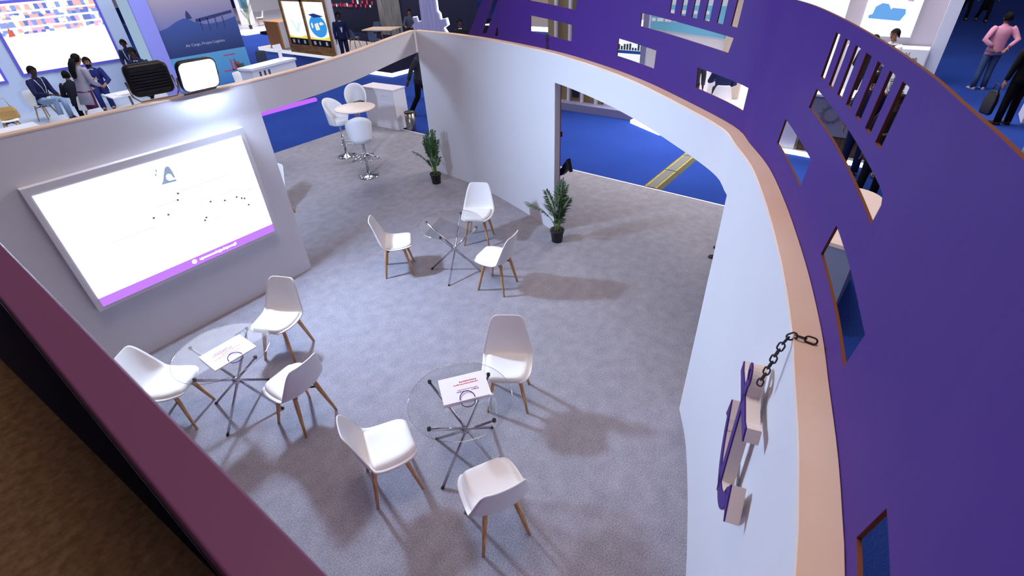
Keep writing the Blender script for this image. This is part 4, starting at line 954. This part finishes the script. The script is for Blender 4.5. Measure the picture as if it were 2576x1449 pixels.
# ---- stand G: white stand with glowing edge
wp = [(11.05, -.4), (11.2, 1.5), (11.1, 3.4), (11.03, 4.24), (11.56, 5.2)]
b = MB(); b.prism(wp + [(18.5, 5.2), (18.5, -.4)], FL, .03); struct('floor_white', b, M_PALEW)
b = strip([Vector(p) for p in wp], .03, FL, .028); tag(obj('platform_light', b, M_LEDW), 'long white glowing edge of the white stand beyond the opening', 'light strip')
slab('wall_white', 18.5, 18.65, -.4, 12.0, FL, 3.4, M_WHITE)
bs = thing('sign_panel', 'pale blue curved sign with white lettering behind the long fascia cutout', 'sign', (14.6, 5.3, 1.70))
b = MB(); b.loft([[(0, -1.1 + 2.2 * f, -.24 + .16 * f), (.06, -1.1 + 2.2 * f, -.24 + .16 * f), (.06, -1.1 + 2.2 * f, .5), (0, -1.1 + 2.2 * f, .5)] for f in [i / 10 for i in range(11)]], 0, False); obj('panel', b, mat('sky_panel', rgb(120, 196, 228), rough=.4), bs)
random.seed(4); b = MB()
for r_, z in ((0, .10), (1, .30)):
    y = -.8
    while y < .9: w = random.uniform(.08, .2); b.box(-.012, 0, y, y + w, z, z + .08); y += w + .05
obj('white_print', b, M_PAPER, bs)
slab('wall_white_low', 14.66, 14.8, 3.6, 7.6, .03, 2.6, M_WHITE)
block('partition_board', 'tan upright panel at the right end of the long fascia cutout', 'panel', 14.5, 14.62, 3.55, 4.15, .03, 2.4, mat('tan_paint', rgb(206, 190, 176), rough=.6))
palm('leafy plant beside the pale blue sign', (14.3, 6.35, .14), 41, 1.7, .3, 2)
pp = thing('picture_board', 'white picture board with a blue skyline behind a dash cutout', 'picture', (12.45, 5.85, .14))
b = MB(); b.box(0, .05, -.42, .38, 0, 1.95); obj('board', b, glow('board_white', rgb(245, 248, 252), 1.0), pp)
b = MB(); random.seed(2)
for i in range(9): b.box(-.008, 0, -.36 + .075 * i, -.31 + .075 * i, 1.28, 1.31 + random.uniform(.02, .14))
obj('skyline_print', b, mat('skyline_ink', rgb(70, 100, 120)), pp); b = MB(); b.box(-.008, 0, -.38, .34, 1.20, 1.27); obj('water_print', b, mat('water_ink', rgb(50, 110, 210)), pp)
block('grey_post', 'grey upright post right of the skyline board', 'post', 12.2, 12.3, 5.28, 5.42, .14, 2.6, M_PLIN)
dup(chair0, (12.55, 3.45, .03), RD(20), 'white tub chair with navy clad sitter seen through a fascia cutout', group='chairs of the white stand')
person('person in navy suit seated on a white chair seen through a fascia cutout', (12.72, 3.5, .03), 20, 'sit', 6, ('table', 'lap'), 0, 'tan', (34, 40, 84), (22, 24, 44), h=1.78)
block('white_cabinet', 'white cabinet beside the navy clad sitter', 'cabinet', 13.2, 13.9, 4.2, 5.0, .03, 1.1, M_WHITE)
bc = thing('counter', 'grey fronted counter with brown wooden base and ring emblem behind the fascia', 'counter', (11.25, -.35, .03))
b = MB(); b.box(.02, .55, 0, 1.78, 0, .36); obj('base', b, wood('walnut_slat', rgb(62, 46, 38), rgb(104, 80, 64), (1, 26, 1)), bc)
b = MB(); b.box(0, .55, 0, 1.78, .36, 1.06); obj('front_panel', b, mat('cool_grey', rgb(140, 142, 162)), bc)
b = MB(); b.box(-.03, .58, -.02, 1.80, 1.06, 1.10); obj('counter_top', b, M_WHITE, bc)
b = MB(); n = 26; b.loft([[(x, 1.36 + r * cos(2 * pi * i / n), .76 + r * sin(2 * pi * i / n)) for i in range(n)] for x, r in ((-.001, .15), (-.012, .15), (-.012, .125), (-.001, .125))], 0, False, True)
for k in range(12): a = 2 * pi * k / 12; b.box(-.010, -.001, 1.36 + .175 * cos(a) - .012, 1.36 + .175 * cos(a) + .012, .76 + .175 * sin(a) - .012, .76 + .175 * sin(a) + .012)
obj('ring_emblem', b, mat('emblem_ink', rgb(112, 110, 128)), bc)
block('white_counter', 'white counter next to the grey fronted counter', 'counter', 11.25, 11.8, 1.47, 2.3, .03, 1.10, M_WHITE)
person('person in navy suit standing in front of the grey fronted counter', (10.6, .42, FL), 10, 'stand', 0, ('down', 'down'), 0, 'tan', (26, 32, 70), (24, 30, 66), h=1.76)
person('person in black suit seen through the right group of fascia slots', (10.78, -.11, FL), 200, 'stand', 0, ('down', 'folded'), 0, 'tan', (16, 16, 20), (16, 16, 20), shirt=(226, 226, 232), h=1.69)
person('person in dark jacket farther right behind the fascia slots', (9.6, .02, FL), 190, 'stand', 0, ('folded', 'down'), 0, 'dark', (24, 22, 26), (18, 18, 22), h=1.66)
palm('green plant behind the right group of fascia slots', (12.2, .15, 0.03), 51, 1.75, .35, 1)
# ---- stand E: white lit stand at the top right
slab('wall_screen', 17.0, 17.15, -.15, 2.6, FL, 3.4, mat('warm_grey', rgb(176, 168, 180), rough=.5))
ws = thing('led_screen', 'bright white screen showing a blue container ship at the top right', 'screen', (16.965, .95, 1.36))
b = MB(); b.box(-.03, .02, -.60, .55, 0, 1.6); obj('display', b, glow('ship_screen', rgb(244, 248, 255), 1.25), ws)
fs = lambda a, bb, h: (-.031 - h, -a, bb)
b = MB(); b.prism([(-.42, .40), (.26, .36), (.33, .52), (.30, .62), (.02, .64), (.0, .60), (-.08, .72), (-.22, .74), (-.34, .66), (-.36, .50), (-.44, .46)], 0, .004, fs); obj('ship_print', b, glow('ship_blue', rgb(110, 170, 238), 1.0), ws)
b = MB(); b.prism([(-.2, .82), (-.12, .86), (-.1, .92), (-.22, .9)], 0, .004, fs); b.prism([(-.02, .84), (.1, .88), (.06, .96), (-.04, .92)], 0, .004, fs); obj('pink_print', b, glow('ship_pink', rgb(240, 180, 196), 1.0), ws)
b = MB(); b.prism([(.28, .80), (.40, .78), (.42, .92), (.3, .94)], 0, .004, fs); obj('violet_print', b, glow('ship_violet', rgb(200, 170, 220), 1.0), ws)
block('white_light_wall', 'glowing white wall panel left of the ship screen', 'panel', 16.9, 17.0, 1.9, 3.9, FL, 3.3, glow('white_wall_glow', rgb(244, 248, 255), 1.1))
slab('wall_pillar', 16.6, 17.2, -.42, -.16, FL, 3.4, mat('pillar_white', rgb(206, 214, 236), rough=.5))
block('white_ledge', 'white ledge counter below the ship screen', 'counter', 16.4, 16.95, -.14, 1.6, FL, 1.18, mat('ledge_white', rgb(214, 220, 234), rough=.5))
person('person in navy vest over white shirt at the top right stand', (15.5, .58, FL), 140, 'stand', 4, ('lap', 'lap'), 0, 'tan', (236, 238, 244), (34, 34, 50), vest=(40, 52, 110), h=1.78)
person('person with dark hair facing away beside the navy vest', (14.95, .93, FL), 20, 'stand', 4, ('lap', 'lap'), 0, 'dark', (30, 30, 40), (24, 24, 30), h=1.70)
# ---- aisle at the far right
person('person in pink shirt and blue jeans walking away along the right aisle', (18.72, -1.5, FL), 20, 'stand', 5, ('behind', 'behind'), 10, 'tan', (206, 142, 168), (72, 92, 130), (190, 186, 190), h=1.82)
pb_ = person('person in black suit carrying a black bag at the right picture edge', (15.35, -1.9, FL), 35, 'stand', 6, ('down', 'carry'), 0, 'tan', (20, 20, 26), (14, 14, 18), h=1.86)
t = thing('laptop_bag', 'black bag hanging from the hand of the black suited person', 'bag', (15.36, -1.56, .12), RD(35))
b = MB(); b.loft([[(x * sx, y * sx, z) for x, y in ((-.16, -.045), (.16, -.045), (.16, .045), (-.16, .045))] for z, sx in ((.0, .75), (.05, .95), (.3, 1), (.45, .8), (.52, .45))], 0, False); obj('bag_body', b, M_BLACK, t, .02)
b = MB(); b.tube([(-.09, 0, .5), (-.06, 0, .64), (.06, 0, .64), (.09, 0, .5)], .012, 8); obj('handle', b, M_BLACK, t)
person('person in black at the top right edge, only legs in view, left one', (33.2, -.95, FL), 200, 'walk', 5, ('swing_f', 'swing_b'), 0, 'tan', (26, 26, 34), (16, 16, 20), h=1.75)
person('person in long black coat at the top right edge, only legs in view', (32.7, -1.65, FL), 200, 'walk', 5, ('swing_f', 'swing_b'), 0, 'tan', (18, 20, 30), (16, 16, 20), h=1.75, hem=.35)
person('person in grey sleeves passing the right end of the fascia top', (9.0, -1.62, FL), 95, 'walk', 6, ('lap', 'swing_b'), 0, 'tan', (150, 144, 150), (60, 62, 84), h=1.72)
block('white_display_block', 'white display block cut by the right picture edge', 'block', 15.55, 16.4, -2.95, -2.25, FL, .5, M_WHITE, .02)
person('person standing outside behind the opening edge, only a dark shoe showing', (6.44, 1.31, 0), 95, 'stand', 0, ('folded', 'folded'), 0, 'tan', (30, 30, 40), (24, 24, 32), h=1.72)
# ---- peach topped counter just outside the fascia
t = thing('counter', 'grey counter with rounded peach top just outside the purple fascia', 'counter', (5.40, -.13, FL), RD(-3))
top_ = [(.06, .62), (0, 0), (1.35, 0)] + [(1.35 + .31 * cos(RD(a)), .31 + .31 * sin(RD(a))) for a in range(-80, 91, 10)]
b = MB(); b.prism(top_, 1.06, 1.10); obj('counter_top', b, mat('peach_laminate', rgb(238, 206, 190), rough=.5), t)
b = MB(); b.prism([(a * .975 + .012, bb * .95 + .012) for a, bb in top_], 0, 1.06); obj('counter_body', b, mat('cool_grey', rgb(140, 142, 162)), t)

# ---- stand F: tan walled stand far beyond, seen through the left cutouts
slab('floor_far_tan', 23.6, 32, 12, 20, FL, .12, M_PALEW)
b = MB(); b.box(23.56, 23.6, 12, 20, FL, .15); tag(obj('platform_light', b, M_LEDW), 'white glowing edge of the far tan walled stand', 'light strip')
slab('wall_far_tan', 27, 27.2, 12, 20, .12, 3.4, mat('sand_paint', rgb(204, 184, 164), rough=.6))
person('person in black standing before the far tan walled stand', (19.6, 15.4, FL), 200, 'stand', 0, ('down', 'down'), 0, 'tan', (20, 22, 30), (18, 18, 24), h=1.76)
person('person whose dark hair just shows left in the long fascia cutout', (12.55, 4.55, .03), 30, 'stand', 0, ('down', 'down'), 0, 'tan', (40, 44, 70), (24, 24, 30), h=1.68)
person('person whose dark hair just shows near the middle of the long fascia cutout', (12.0, 4.0, .03), 10, 'stand', 0, ('down', 'down'), 0, 'dark', (60, 60, 70), (24, 24, 30), h=1.68)
